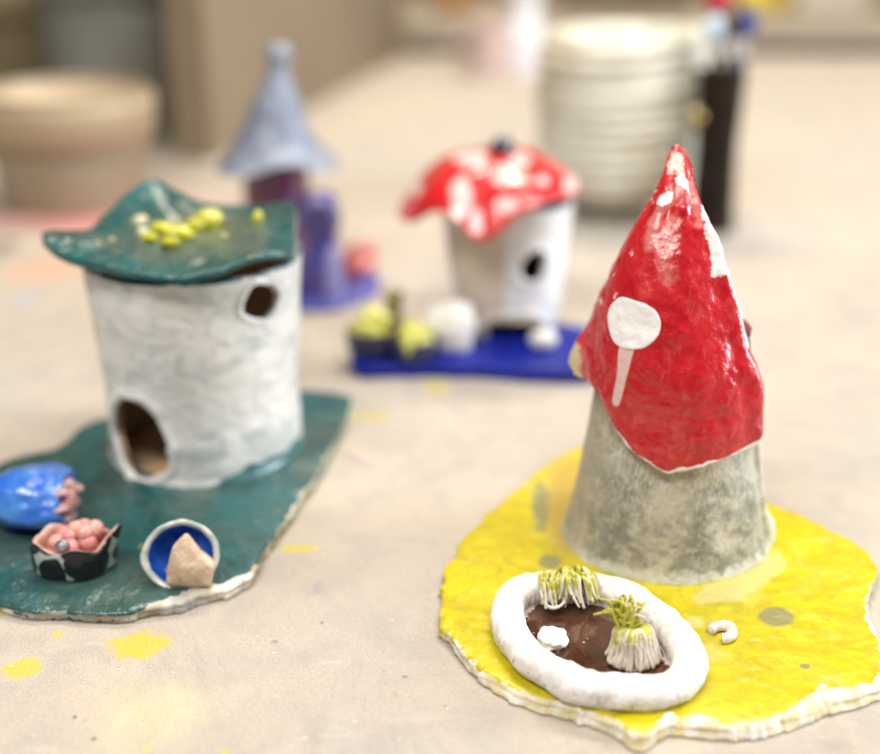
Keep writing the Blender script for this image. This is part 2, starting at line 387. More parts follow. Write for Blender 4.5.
def tower():
    m, n = 520, 190; z = np.linspace(0, 1, n); th = np.linspace(0, 2*math.pi, m, endpoint=False)
    zz = (.5+z*10.3)[:, None]+0*th
    r = np.interp(zz, [0, .5, 1.0, 1.7, 4.2, 7.5, 11], [4.85, 4.78, 4.6, 4.45, 4.0, 3.5, 3.0])
    D = np.stack([np.sin(th)+0*zz, -np.cos(th)+0*zz, zz], -1)    # th=0 faces the camera, + to the right
    q = D*np.array([4, 4, 1.])
    r = r+.20*fbm(q, .38, 3, 31)+.05*fbm(q, 1.4, 4, 32)
    # right side seam where the clay sheet overlaps, with lumpy torn ends
    dth = (th-1.15)[None, :]
    seam = sstep(dth*4+.25*fbm(q, .9, 3, 33), -.12, .12)*np.exp(-np.clip(dth, 0, 9)*1.2)
    r = r+.20*seam*sstep(zz, .5, 2)
    r = r+.45*np.exp(-((th[None, :]-1.5)/.22)**2)*np.exp(-((zz-1.0)/.8)**2)
    foot = np.exp(-(zz-.5)/.7); r = r+.16*foot*(.5+.9*fbm(q, .8, 3, 34))
    V = np.stack([AX+np.sin(th)*r, AY-np.cos(th)*r, zz], -1)
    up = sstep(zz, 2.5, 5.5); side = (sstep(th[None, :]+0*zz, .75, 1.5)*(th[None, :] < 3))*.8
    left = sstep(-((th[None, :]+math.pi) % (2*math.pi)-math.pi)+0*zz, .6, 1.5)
    yel = np.exp(-(zz-.5)/.7)*.62*(.5+.5*sstep(np.sin(th)[None, :]+0*zz, -.2, .6))
    f = grid_faces(n, m, True)
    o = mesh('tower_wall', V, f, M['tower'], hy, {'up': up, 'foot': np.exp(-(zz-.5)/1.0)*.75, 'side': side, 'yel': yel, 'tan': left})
    return o
tw = tower()

# hat roof
def hat_mat():
    s = NT('red_glaze')
    a = s.noise(.8, 5, .6, dist=.7); b = s.noise(1.6, 4, .6, stretch=(1, 1, .55), dist=.5); c = s.noise(1.0, 5, .6, stretch=(.7, .7, 2.4), dist=.6)
    col = s.mix(s.mr(a, .35, .65), (.43, .003, .010), (.53, .013, .018))
    col = s.mix(s.math('MULTIPLY', s.mr(b, .52, .72), .45), col, (.66, .10, .09))
    col = s.mix(s.math('MULTIPLY', s.mr(c, .5, .7), s.math('MULTIPLY', s.attr('low'), .22)), col, (.68, .10, .07))
    col = s.mix(s.math('MULTIPLY', s.mr(s.noise(.9, 4, .6, dist=.4, vec=s.v), .30, .44, 1, 0), .6), col, (.36, .003, .01))
    def lay(k, cc, na, nsc, op=1., soft=.04):
        nonlocal col
        f = s.math('MULTIPLY_ADD', s.math('SUBTRACT', s.noise(nsc, 5, .65), .5), na, s.attr(k))
        f = s.mr(f, .5-soft, .5+soft, 0, op); col = s.mix(f, col, cc); return f
    lay('streak', (.68, .28, .24), 1.1, 2.2, .55, .22)
    f0 = lay('drip', (.74, .52, .50), .1, 3, .9, .08)
    f1 = lay('dot', (.80, .77, .75), .12, 2, 1., .03)
    f2 = lay('bare', (.76, .73, .70), .9, 1.6, 1., .06)
    f3 = lay('flap', (.62, .52, .26), .3, 2, .95, .15)
    n = s.bump(s.noise(1.3, 4, .55), .35, .14)
    bb = s.noise(9, 3, .6); n = s.bump(bb, .32, .045, n)
    vo = s.n.new('ShaderNodeTexVoronoi'); vo.inputs['Scale'].default_value = 8; s.l(s.v, vo.inputs['Vector'])
    pits = s.mr(vo.outputs['Distance'], .0, .25); n = s.bump(pits, .22, .03, n)
    wm = s.math('MAXIMUM', f1, f2)
    return s.fin(col, s.mixf(wm, .4, .5), n, s.mixf(f1, .8, .25), .08, spec=.2)
M['hat'] = hat_mat()
def _c(p): return catmull(p, 4)
def hat():
    m, n = 760, 300
    u = np.linspace(0, 1, m); v = np.linspace(0, 1, n)**.9
    th = math.radians(58)-u*math.radians(374)               # starts on the right ridge, runs round the front, left, back, under the ridge
    thw = (th+math.pi) % (2*math.pi)-math.pi
    kd = [-180, -140, -110, -90, -75, -58, -45, -30, -8, 16, 45, 60, 75, 95, 125, 180]
    kz = [7.0, 7.8, 8.3, 8.5, 8.6, 8.2, 7.2, 6.35, 5.5, 6.0, 6.3, 6.75, 7.5, 8.0, 7.4, 7.0]
    zr = np.interp(np.degrees(thw), kd, kz)
    q1 = np.stack([np.sin(th)*4, np.cos(th)*4, 0*th], -1)
    zr = zr+.16*fbm(q1, .8, 3, 41)+.05*fbm(q1, 3, 3, 42)
    ZT = 18.15
    zr = zr+0*th
    zz = ZT+(zr[None, :]-ZT)*v[:, None]
    r = np.interp(zz, [5.2, 7.0, 8.6, 10, 11.5, 13.2, 14.6, 15.9, 17.0, 17.8, 18.15], [4.15, 4.05, 3.9, 3.6, 3.12, 2.50, 1.93, 1.33, .86, .56, .30])
    e = u[None, :]*374
    inner = sstep(e, 330, 345)
    r = r+.26*np.exp(-e/60)*sstep(ZT-zz, .5, 4)-.02-.12*sstep(e, 345, 374)
    roll = np.exp(-((e-6)/8)**2); r = r+.32*roll*sstep(ZT-zz, .6, 3)
    # left rear lip that curls outward
    lip = np.exp(-((np.degrees(thw)[None, :]+104)/26)**2)*sstep(v[:, None], .70, .93)
    r = r+.68*lip-.30*lip*sstep(v[:, None], .94, 1.)
    q = np.stack([np.sin(th)[None, :]*r, np.cos(th)[None, :]*r, zz], -1)
    r = r*(1+.04*fbm(q, .35, 3, 43))+.12*fbm(q, .9, 3, 44)+.035*fbm(q, 2.6, 3, 45)
    # left silhouette bumps and a vertical fold near the tip
    deg = np.degrees(thw)[None, :]
    fold = np.exp(-((deg+22+(zz-16)*6)/13)**2)*np.exp(-((zz-16.3)/1.2)**2)
    r = r-.22*fold+.16*np.exp(-((deg-12)/12)**2)*np.exp(-((zz-16.6)/1.1)**2)
    r = r+.16*np.exp(-((deg-40)/11)**2)*sstep(zz, 14, 16.5)*np.exp(-((zz-16)/1.5)**2)
    r = r-.05*sstep(v[:, None], .965, 1.)
    r = r-.30*np.exp(-((deg-88)/26)**2)*sstep(-zz, -8.4, -6.8)
    r = np.maximum(r, .05)
    cx = np.interp(zz, [5, 7, 9, 11.3, 13.2, 15.9, 17.2, 18.15], [-.2, -.25, -.32, -.62, -.72, -.60, -.42, -.20])
    cy = np.interp(zz, [5, 14, 16.5, 17.5, 18.15], [0, 0, .15, .7, 2.2])
    V = np.stack([AX+cx+np.sin(th)*r, AY+cy-np.cos(th)*r, zz], -1)
    # twisted tip drawn up and back
    V[..., 2] += .1*sstep(zz, 17.2, 18.15)
    px, py = proj(V); fr = (np.cos(thw)[None, :] > .05)&(e < 200)
    fr = fr*np.ones(zz.shape, bool)
    dot = poly_sd(px, py, _c([(608, 320), (610, 308), (615, 301), (622, 297), (634, 300), (647, 305), (657, 312), (661, 324), (658, 336), (649, 345), (639, 349), (624, 348), (613, 340)]))
    drip = poly_sd(px, py, _c([(620, 345), (634, 345), (630, 365), (626, 380), (621, 400), (617, 406), (613, 404), (613, 396), (617, 375)]))
    dotm = np.where(fr, np.clip(.5+dot/10, 0, 1), 0); dripm = np.where(fr, np.clip(.5+drip/10, 0, 1), 0)
    bare = np.maximum.reduce([.5+poly_sd(px, py, [(674, 178), (683, 175), (688, 182), (690, 194), (684, 188), (676, 184)])/10,
                              .5+poly_sd(px, py, [(660, 196), (667, 191), (673, 192), (672, 203), (662, 208), (657, 204)])/10])
    bare = np.where(fr, np.clip(bare, 0, 1), 0)
    # white bare patch on the right flank, below the tip, and its drip along the ridge
    flank = np.minimum(.5+(deg-38-(zz-14)*3)/22, .5+(110-deg)/22); flank = np.minimum(flank, np.minimum(.5+(zz-13.75)/.8, .5+(16.5-zz)/.8))
    ridge = .5+(3.2-np.abs(e-2.5))/7; ridge = np.minimum(ridge, .5+(zz-10.7)/.6); ridge = np.minimum(ridge, .5+(14.2-zz)/.6)
    bare = np.maximum(bare, np.clip(np.maximum(flank*(e+zz*0 < 340), ridge), 0, 1))
    # bare clay edge peeping out under the front rim
    band = (.02+.16*np.exp(-((deg-4)/18)**2)+.12*np.exp(-((deg-50)/12)**2))+.06*fbm(q, 1.2, 2, 47)
    edge = .5+(band-(1-v[:, None])*(ZT-zr[None, :]))/.3
    edge = np.where((np.abs(deg-5) < 62)+zz*0 > 0, edge, .35)
    bare = np.maximum(bare, np.clip(edge*1.0, 0, 1))
    streak = np.maximum(.5+(6-line_d(px, py, [(680, 186), (668, 200), (658, 215), (652, 232), (650, 246)]))/14, .5+(4-line_d(px, py, [(690, 185), (695, 205), (700, 225)]))/12)
    streak = np.maximum(streak, .35+(10-line_d(px, py, [(668, 222), (672, 238), (664, 262), (668, 280)]))/30)
    streak = np.where(fr, np.clip(streak, 0, 1), 0)
    flap = np.clip(lip*1.3-.1, 0, 1)*sstep(v[:, None], .80, .86)
    low = sstep(-zz, -12, -7)+0*px
    ras = .07*sstep(dotm, .42, .62)+.03*sstep(dripm, .42, .62)+.03*sstep(bare, .45, .6)
    V[..., 0] += np.sin(th)*ras; V[..., 1] -= np.cos(th)*ras
    o = mesh('hat_roof', V, grid_faces(n, m, False, flip=False), M['hat'], hy,
             {'dot': dotm, 'drip': dripm, 'bare': bare, 'streak': streak, 'flap': flap, 'low': low})
    sd = o.modifiers.new('s', 'SOLIDIFY'); sd.thickness = .0022; sd.offset = -1
    return o
ht = hat()

# pond ring, coil of white clay
def ring_mat():
    s = NT('white_coil_clay')
    col = s.mix(s.mr(s.noise(1.2, 5, .6), .35, .7), (.80, .77, .74), (.70, .66, .62))
    col = s.mix(s.math('MULTIPLY', s.mr(s.noise(.7, 5, .65, dist=.6), .52, .68), s.attr('tan')), col, (.52, .40, .27))
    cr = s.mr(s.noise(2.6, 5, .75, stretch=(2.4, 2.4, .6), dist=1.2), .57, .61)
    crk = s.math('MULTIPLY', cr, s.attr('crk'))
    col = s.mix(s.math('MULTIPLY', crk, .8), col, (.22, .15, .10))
    sk = s.mr(s.noise(5., 2, .5), .69, .73); col = s.mix(s.math('MULTIPLY', sk, .45), col, (.35, .22, .15))
    n = s.bump(s.noise(1.5, 5, .6), .5, .12); n = s.bump(s.noise(13, 4, .6), .3, .03, n)
    n = s.bump(s.math('SUBTRACT', 1., crk), .8, .06, n)
    return s.fin(col, .62, n, .1, .3)
M['ring'] = ring_mat()
rc = [(507, 614), (512, 600), (526, 591), (552, 587), (584, 586), (614, 592), (640, 605), (664, 624), (683, 646), (689, 666), (680, 683), (656, 691), (626, 693), (595, 690), (565, 681), (536, 664), (515, 641)]
RZ = TOPZ+.52
rp = catmull([W(a, b, RZ) for a, b in rc], 22)
def ring():
    n = len(rp); m = 56
    L = np.linspace(0, 2*math.pi, n, endpoint=False); c = np.stack([3*np.cos(L), 3*np.sin(L), 0*L], -1)
    R = .72+.13*fbm(c, .8, 3, 51)
    V = tube(rp, R, m, True, .92)
    V += (.14*fbm(V, .9, 3, 52)+.035*fbm(V, 3., 3, 53))[..., None]*(V-rp[:, None])/.7
    # dent where the coil's two ends were pressed together
    pj = W(532, 590, RZ); d = np.hypot(V[..., 0]-pj[0], (V[..., 1]-pj[1])*.3)
    cc = rp[:, None]; V = V-(V-cc)*(.28*np.exp(-(d/.10)**2))[..., None]
    V[..., 2] = np.maximum(V[..., 2], TOPZ-.1)
    f = grid_faces(n, m, True); J = np.arange(m)
    f += np.stack([(n-1)*m+J, (n-1)*m+(J+1) % m, (J+1) % m, J], -1).tolist()
    px, py = proj(V)
    tan = sstep(px, 600, 690)*sstep(-py, -690, -600)*.7
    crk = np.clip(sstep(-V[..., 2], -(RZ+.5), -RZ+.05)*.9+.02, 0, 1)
    return mesh('pond_rim', V, f, M['ring'], hy, {'tan': tan, 'crk': crk})
ring()
# brown pond
def pond():
    s = NT('brown_pond_glaze')
    col = s.mix(s.mr(s.noise(.8, 4, .6), .4, .65), (.085, .032, .018), (.05, .019, .011))
    col = s.mix(s.math('MULTIPLY', s.mr(s.noise(.5, 3, .5), .6, .75), .5), col, (.09, .055, .025))
    f = s.mr(s.math('MULTIPLY_ADD', s.math('SUBTRACT', s.noise(1.8, 5, .65), .5), 1.1, s.attr('rimm')), .5, .56); col = s.mix(f, col, (.55, .45, .40))
    sk = s.mr(s.noise(3.5, 2, .5), .74, .76); col = s.mix(s.math('MULTIPLY', sk, .8), col, (.55, .45, .4))
    n = s.bump(s.noise(.9, 3, .5), .25, .12); n = s.bump(s.noise(5, 3, .5), .12, .03, n)
    mt = s.fin(col, s.mixf(f, .12, .6), n, .7, .05)
    cen = rp.mean(0)[:2]; m = len(rp); ks = np.linspace(.04, 1, 60)
    V = np.stack([np.stack([cen[0]+(rp[:, 0]-cen[0])*k, cen[1]+(rp[:, 1]-cen[1])*k, 0*rp[:, 0]+TOPZ+.22+.05*k**6], -1) for k in ks])
    V[..., 2] += .02*fbm(V, .8, 3, 61)
    fl = np.vstack([V.reshape(-1, 3), [cen[0], cen[1], TOPZ+.22]])
    dd = line_d(fl[:, 0], fl[:, 1], [tuple(p) for p in rp[::6, :2]]+[tuple(rp[0, :2])])
    return mesh('pond_surface', fl, grid_faces(60, m, True, 60*m), mt, hy, {'rimm': np.clip(.62-(dd-.72)*1.1, 0, 1)})
pond()
M['white_clay'] = simple('white_clay', (.80, .77, .72), (.70, .66, .60), 1.6, .6, .15, 4, .4, .05)
c = W(553, 638, TOPZ+.45); V, f = blob(c, (.56, .74, .40), 40, 56, .35, 1.3, 5)
mesh('pebble', V, f, M['white_clay'], hy)
# extruded clay grass tufts
def tuft_mat():
    s = NT('clay_strands')
    col = s.mix(s.mr(s.noise(2, 4, .6), .4, .65), (.74, .68, .58), (.60, .53, .42))
    f = s.math('MULTIPLY_ADD', s.math('SUBTRACT', s.noise(2.2, 4, .65), .5), .9, s.attr('g'))
    col = s.mix(s.mr(f, .4, .6), col, s.mix(s.mr(s.noise(4, 3, .6), .4, .65), (.50, .46, .03), (.36, .34, .04)))
    n = s.bump(s.noise(8, 4, .6), .35, .04)
    return s.fin(col, .45, n, .35, .2)
M['tuft'] = tuft_mat()
def strands(name, items, extra_blobs=()):
    parts = []; att = []
    for path, r, g0, g1 in items:
        path = np.array(path); k = np.linspace(0, 1, len(path))
        Vt, ft = tube_mesh(path, r*(1-.35*k**3), 9); parts.append((Vt, ft))
        att.append(np.append(np.repeat(g0+(g1-g0)*k, 9), [g0, g1]))
    for (Vb, fb, g) in extra_blobs:
        parts.append((Vb, fb)); att.append(np.full(len(Vb), g) if np.isscalar(g) else g)
    V, f = join(parts)
    return mesh(name, V, f, M['tuft'], hy, {'g': np.concatenate(att)})
# tuft over the far side of the rim: strands hang down towards the pond
it = []
A_, B_ = W(541, 583, TOPZ+1.2), W(590, 577, TOPZ+1.35)
clumps = [((j+.5)/9+random.uniform(-.04, .04), random.gauss(0, .16), random.uniform(.75, 1.15), random.uniform(.7, 1.15)) for j in range(9)]
for i in range(110):
    cl = clumps[i % len(clumps)]; k = min(max(cl[0]+random.gauss(0, .05), 0), 1); b = A_*(1-k)+B_*k; dy = random.uniform(-.55, .35)
    p0 = b+np.array([random.gauss(0, .04), dy+.1, .15+.25*math.sin(math.pi*k)-.35*dy*dy+random.uniform(-.08, .14)])
    ln = random.uniform(.7, 1.15)*(1 if dy < .1 else .5); sx = random.gauss(0, .07)+(k-.5)*.25+cl[1]; ln *= cl[2]
    p1 = p0+np.array([sx*.5, -.20, .02]); p2 = p0+np.array([sx, -.38-.1*random.random(), -ln*.5]); p3 = p0+np.array([sx*1.6+random.gauss(0, .06), -.44-random.random()*.25, -ln])
    p3[2] = max(p3[2], TOPZ+.25)
    it.append((catmull([p0+[0, .15, -.25], p0, p1, p2, p3], 5, False), random.uniform(.055, .105), cl[3], .05+random.random()*.5))
# one strand loops forward over the water
lp = [W(541, 590, TOPZ+1.1), W(545, 603, TOPZ+.75), W(552, 608, TOPZ+.6), W(560, 606, TOPZ+.65), W(566, 600, TOPZ+.8)]
it.append((catmull(lp, 6, False), .085, .35, .4))
Vb, fb = blob((A_+B_)/2+np.array([0, .15, -.55]), (1.15, .55, .62), 20, 30, .1, 1, 8)
strands('grass_tuft', it, [(Vb, fb, .4)])
# tuft standing in the pond: sheaf of strands with a loose green top
it = []; b0 = W(634, 668, TOPZ+.25)+np.array([0, .45, 0]); tp = np.array([b0[0]-.08, b0[1], TOPZ+1.8])
for i in range(190):
    a = random.uniform(0, 2*math.pi); rr = random.uniform(.72, 1.08)+.06*math.sin(a*3+1); R0 = 1.06; R1 = .68; tw_ = random.gauss(0, .13)
    e0 = np.array([math.cos(a)*R0*rr, math.sin(a)*R0*.72*rr, 0]); e1 = np.array([math.cos(a+tw_)*R1*rr, math.sin(a+tw_)*R1*.8*rr, 0])
    p0 = tp+e1*.5+[0, 0, .05]; p1 = tp+e1+[0, 0, -.12-abs(random.gauss(0, .12))]; p2 = b0+(e0*.40+e1*.52)+[random.gauss(0, .06), 0, .75]; p3 = b0+e0+[0, 0, .05+random.random()*.1]
    it.append((catmull([p0, p1, p2, p3], 5, False), random.uniform(.045, .11), random.uniform(.45, 1.), random.uniform(-.3, .3)))
for i in range(60):
    a = random.uniform(0, 2*math.pi); rr = random.uniform(0, .40)
    p0 = tp+np.array([math.cos(a)*rr-.2, math.sin(a)*rr+.1, -.1]); lean = np.array([math.cos(a)*.16-.14+random.gauss(0, .17), math.sin(a)*.12+.15, 0])
    hgt = random.uniform(.4, 1.15)
    it.append((catmull([p0, p0+lean*.4+[0, 0, hgt*.5], p0+lean+[random.gauss(0, .1), 0, hgt], p0+lean*1.5+[random.gauss(0, .15), 0, hgt*random.uniform(.7, 1.1)]], 5, False), random.uniform(.05, .075), .75, random.uniform(.4, .9)))
def cone_fn(V, D): return V
Vb, fb = lathe(smooth_prof([(.9, TOPZ+.2), (.68, TOPZ+.7), (.58, TOPZ+1.3), (.52, TOPZ+1.65), (.1, TOPZ+1.7)], 6), 40, .08, 1.2, 3, (b0[0], b0[1]), 1, .72)
strands('grass_tuft', it, [(Vb, fb, np.clip((Vb[:, 2]-TOPZ-1.1)*1.2, 0, 1))])
# little curled crumb of clay
cc = [W(711, 630, TOPZ+.15), W(716, 626, TOPZ+.18), W(727, 626, TOPZ+.2), W(733, 632, TOPZ+.2), W(728, 638, TOPZ+.16), W(722, 639, TOPZ+.12)]
Vt, ft = tube_mesh(catmull(cc, 8, False), .23, 16)
Vt = Vt+(.08*fbm(Vt, 2, 3, 5))[:, None]
mesh('clay_crumb', Vt, ft, M['tuft'], hy, {'g': np.full(len(Vt), .26)})

# ================================================================== TEAL HOUSE
tb = W(208, 460, .5); BX, BY = (208-440)/F*70, 63.4
ht_ = thing('clay_house', (BX, BY, 0), 'white cylinder clay house with a wavy teal flat roof on a dark teal slab', 'clay house', GH)
TZ = .55
to = [(352, 404), (334, 391), (250, 393), (105, 417), (55, 446), (0, 462), (-55, 500), (-70, 560), (-35, 594), (0, 601), (30, 607), (75, 611), (125, 612), (175, 602), (225, 588), (250, 573), (264, 548), (294, 508), (324, 462)]
tout = catmull([W(a, b, TZ)[:2] for a, b in to], 14); tcen = W(140, 520, TZ)[:2]
def teal_mat():
    s = NT('teal_glaze')
    col = s.mix(s.mr(s.noise(.5, 5, .6), .35, .65), (.001, .095, .10), (.003, .058, .056))
    col = s.mix(s.math('MULTIPLY', s.mr(s.noise(.9, 5, .65), .5, .72), .55), col, (.035, .11, .10))
    col = s.mix(s.math('MULTIPLY', s.mr(s.noise(2.2, 4, .6), .65, .69), .7), col, (.42, .29, .10))
    f = s.math('MULTIPLY_ADD', s.math('SUBTRACT', s.noise(1.5, 6, .7), .5), .9, s.attr('white'))
    f = s.mr(f, .46, .54); col = s.mix(f, col, s.mix(s.mr(s.noise(1.2, 4), .4, .7), (.78, .74, .68), (.55, .42, .26)))
    g = s.mr(s.math('MULTIPLY_ADD', s.math('SUBTRACT', s.noise(1.3, 4, .6), .5), .6, s.attr('yel')), .4, .6, 0, .75); col = s.mix(g, col, (.30, .30, .05))
    col = s.mix(s.attr('floor'), col, (.55, .36, .21)); gg = s.mr(s.attr('mat'), .3, .8, 0, .7); col = s.mix(gg, col, (.055, .085, .07))
    n = s.bump(s.noise(1.2, 5, .6), .7, .22); n = s.bump(s.noise(6, 4, .6), .2, .04, n)
    return s.fin(col, .4, n, s.mixf(f, .9, .2), .07, spec=.2)
M['teal'] = teal_mat()
def textra(V, ed):
    px, py = proj(V)
    wid = -.1+.7*sstep(px, 135, 175)*sstep(py, 555, 590)+.2*sstep(px, 265, 300)
    w = .5-(ed-wid)*1.1
    w = np.where(ed < -.25, np.where((px > 140)&(py > 550), 1., .55), w)
    return {'floor': np.clip((4.7-np.hypot(V[:, 0]-BX, V[:, 1]-BY))*3, 0, 1), 'white': np.clip(w, 0, 1), 'yel': np.clip(.5-ed*2, 0, 1)*sstep(px, 240, 290)*.8, 'mat': np.clip(.5+.6*fbm(V, .25, 3, 77), 0, 1)}
slab('base_slab', tout, tcen, TZ, ht_, M['teal'], ns=9, m=700, nr=110, extra=textra, und=.10, rag=.12)
# tower with real openings
def white_wash():
    s = NT('white_washed_clay')
    a = s.noise(.4, 5, .6, stretch=(1, 1, 1.6), dist=.8); b = s.noise(1.1, 5, .65, stretch=(1, 1, 1.5), dist=.6)
    col = s.mix(s.mr(a, .4, .68), (.76, .75, .73), (.50, .54, .53))
    col = s.mix(s.math('MULTIPLY', s.mr(b, .55, .72), .5), col, (.33, .37, .36))
    col = s.mix(s.mr(s.attr('left_shade'), .1, .9, 0, .55), col, (.50, .42, .33))  # left side tinted darker, its shading painted into the wall colour
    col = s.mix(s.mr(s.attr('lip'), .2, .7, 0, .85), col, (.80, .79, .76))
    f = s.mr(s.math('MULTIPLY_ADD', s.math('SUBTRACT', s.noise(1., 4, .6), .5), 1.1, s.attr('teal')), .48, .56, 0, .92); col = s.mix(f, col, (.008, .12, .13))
    n = s.bump(s.noise(.8, 5, .6, stretch=(1, 1, 1.7), dist=.5), .45, .25); n = s.bump(s.noise(4, 4), .3, .05, n)
    return s.fin(col, .38, n, .5, .15)
M['wwash'] = white_wash()
def holed_wall(name, cx, cy, rfun, z0, z1, holes, parent, mats, m=420, n=150, attr=None, thick=.5, noise=.12, seed=70, lips=()):
    """holes: (theta_deg, z, rx_cm, rz_cm, tilt). theta 0 faces the camera, + to the right"""
    th = np.linspace(-math.pi, math.pi, m, endpoint=False); zz = np.linspace(z0, z1, n)[:, None]+0*th
    r = rfun(zz, th); D = np.stack([np.sin(th)*r, -np.cos(th)*r, zz], -1); r = r+noise*fbm(D, .4, 3, seed)+.03*fbm(D, 1.8, 3, seed+1)
    keep = np.ones((n-1, m), bool); lipv = 0*zz
    for (t, hz, rx, rz, tilt, *ex) in holes:
        pe, la = ex if ex else (2.3, 1.)
        dx = ((np.degrees(th)[None, :]-t+180) % 360-180)*math.pi/180*r; dz = zz-hz; a = math.radians(tilt)
        X = dx*math.cos(a)+dz*math.sin(a); Z = -dx*math.sin(a)+dz*math.cos(a)
        q = (np.abs(X/rx)**pe+np.abs(Z/rz)**pe)**(1/pe)
        q = q*(1+.16*fbm(D, .9, 2, seed+7)); ins = q < 1; keep &= ~ins[:-1]
        g = np.exp(-((q-1.14)/.17)**2)*(.7+.9*np.exp(-((X/rx+.9)/.6)**2))*la; lipv = np.maximum(lipv, g); r = r+.22*g
    V = np.stack([cx+np.sin(th)*r, cy-np.cos(th)*r, zz], -1)
    fa = np.array(grid_faces(n, m, True)); fa = fa[keep.ravel()]
    at = attr(V, th, zz) if attr else {}
    at['lip'] = lipv
    o = mesh(name, V, fa, mats, parent, at)
    sd = o.modifiers.new('s', 'SOLIDIFY'); sd.thickness = thick*.01; sd.offset = -1; sd.material_offset = 1; sd.material_offset_rim = 0
    return o
def tr(z, th): return np.interp(z, [0, .8, 4, 8, 12], [5.45, 5.12, 5.05, 5.3, 5.65])
def tattr(V, th, zz):
    T = th[None, :]+0*zz
    return {'left_shade': sstep(-T, .75, 1.35), 'teal': np.clip(.95-(zz-.5)/1.5, 0, 1)*sstep(T, .0, .7)*.95+.35*np.exp(-(zz-.5)/.4)+.6*(zz > 11.2)}
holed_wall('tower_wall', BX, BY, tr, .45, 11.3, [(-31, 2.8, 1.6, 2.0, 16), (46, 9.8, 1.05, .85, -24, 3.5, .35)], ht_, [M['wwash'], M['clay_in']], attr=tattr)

# wavy roof sheet
def sheet(name, cen, rim, parent, mats, thick=.4, m=360, nr=70, pw=2., noise=.08, seed=0, attrs=None, sag=0, zfun=None):
    rim = catmull(rim, 30); ang = np.unwrap(np.arctan2(rim[:, 1]-cen[1], rim[:, 0]-cen[0]))
    if ang[-1] < ang[0]: rim = rim[::-1]
    n = len(rim); ks = np.linspace(.02, 1, nr)
    V = np.stack([np.stack([cen[0]+(rim[:, 0]-cen[0])*k, cen[1]+(rim[:, 1]-cen[1])*k, cen[2]+(rim[:, 2]-cen[2])*k**pw], -1) for k in ks])
    V[..., 2] += noise*fbm(V, .5, 3, seed)+.03*fbm(V, 2, 3, seed+1)
    if zfun: V[..., 2] += zfun(V, ks)
    fl = np.vstack([V.reshape(-1, 3), [cen[0], cen[1], V[0, :, 2].mean()]])
    at = attrs(fl, np.append(np.repeat(ks, n), 0)) if attrs else None
    o = mesh(name, fl, grid_faces(nr, n, True, nr*n), mats, parent, at)
    sd = o.modifiers.new('s', 'SOLIDIFY'); sd.thickness = thick*.01; sd.offset = -1

    return o
Cz = np.array([BX+.1, BY, 11.75])
rimp = [P(42, 243, 61.5), P(55, 237, 63.2), P(85, 240, 64.8), P(112, 214, 66.5), P(147, 183, 68), P(172, 196, 69), P(205, 208, 69.5), P(255, 212, 69), P(294, 209, 67.5),
        P(297, 232, 63), P(293, 255, 59.6), P(262, 262, 58.0), P(238, 268, 57.4), P(205, 279, 57.0), P(165, 283, 57.1), P(125, 277, 57.6), P(88, 268, 58.6), P(60, 258, 60)]
def rattr(V, k):
    px, py = proj(V)
    return {'white': 0*k, 'yel': np.clip(.75-np.hypot((px-195)/90, (py-235)/28)*.5, 0, 1), 'mat': sstep(1-k, .12, .4)}
sheet('flat_roof', Cz, rimp, ht_, M['teal'], .38, attrs=rattr, seed=80, noise=.2, pw=2.2)
M['yglass'] = simple('yellow_green_glaze', (.58, .56, .02), (.36, .34, .02), 1.2, .3, .6, 3, .4, .05)
M['cream_glaze'] = simple('cream_glaze', (.6, .58, .42), (.45, .42, .2), 1.5, .3, .6)
def roofpt(px, py, z): return W(px, py, z)
for (a, b, r, sd) in [(208, 221, (.8, .75, .6), 1), (193, 226, (.55, .4, .4), 6), (178, 234, (.85, .5, .40), 2), (162, 229, (.6, .45, .35), 3), (150, 238, (.4, .3, .25), 5), (170, 242, (.45, .3, .25), 7), (258, 221, (.3, .28, .5), 4)]:
    V, f = blob(roofpt(a, b, 12.4), r, 20, 28, .38, 1.5, sd); mesh('glaze_lump', V, f, M['yglass'], ht_)
for (a, b, r) in [(141, 222, .5), (143, 232, .35), (112, 240, .16), (98, 243, .14), (224, 236, .18)]:
    V, f = blob(roofpt(a, b, 12.3), (r, r, r*.7), 12, 18, .15, 1.2, a); mesh('glaze_bead', V, f, M['cream_glaze'], ht_)

# blue pod with a pink mouth
M['blue'] = simple('bright_blue_glaze', (.022, .12, .58), (.07, .26, .66), .8, .25, .8, 1.5, .5, .12, layers=[dict(own=1.1, ns=3, na=.3, t=.70, c=(.12, .14, .2))])
M['pink'] = simple('pink_glaze', (.76, .40, .36), (.62, .22, .20), 1.5, .45, .25, 3, .4, .06)
M['pinkpale'] = simple('pale_pink_clay', (.62, .38, .34), (.45, .25, .28), 1.5, .5, .3, 3, .4, .06)
bc = W(40, 528, TZ)+np.array([0, .6, 1.3])
def podfn(V, D):
    a = np.arctan2(D[:, 1], D[:, 2]); pl = 1+.035*np.cos(a*7+D[:, 0])*np.clip(1-np.abs(D[:, 0])**3, 0, 1)+.03*np.cos(a*5+1)
    V = V.copy(); V[:, 1] *= pl; V[:, 2] *= pl
    q = sstep(D[:, 0], .55, .95)
    V[:, 0] -= q*1.1
    V[:, 1] *= 1+.15*q; V[:, 2] = np.maximum(V[:, 2], -1.33)
    return V
V, f = blob(bc, (2.35, 1.9, 1.5), 60, 90, .22, 1.1, 11, podfn)
pod = mesh('blue_pod', V, f, M['blue'], ht_, None); pod['label'] = 'bright blue glazed pod with a pink mouth'
items = []
mc = bc+np.array([1.35, -.35, .0])
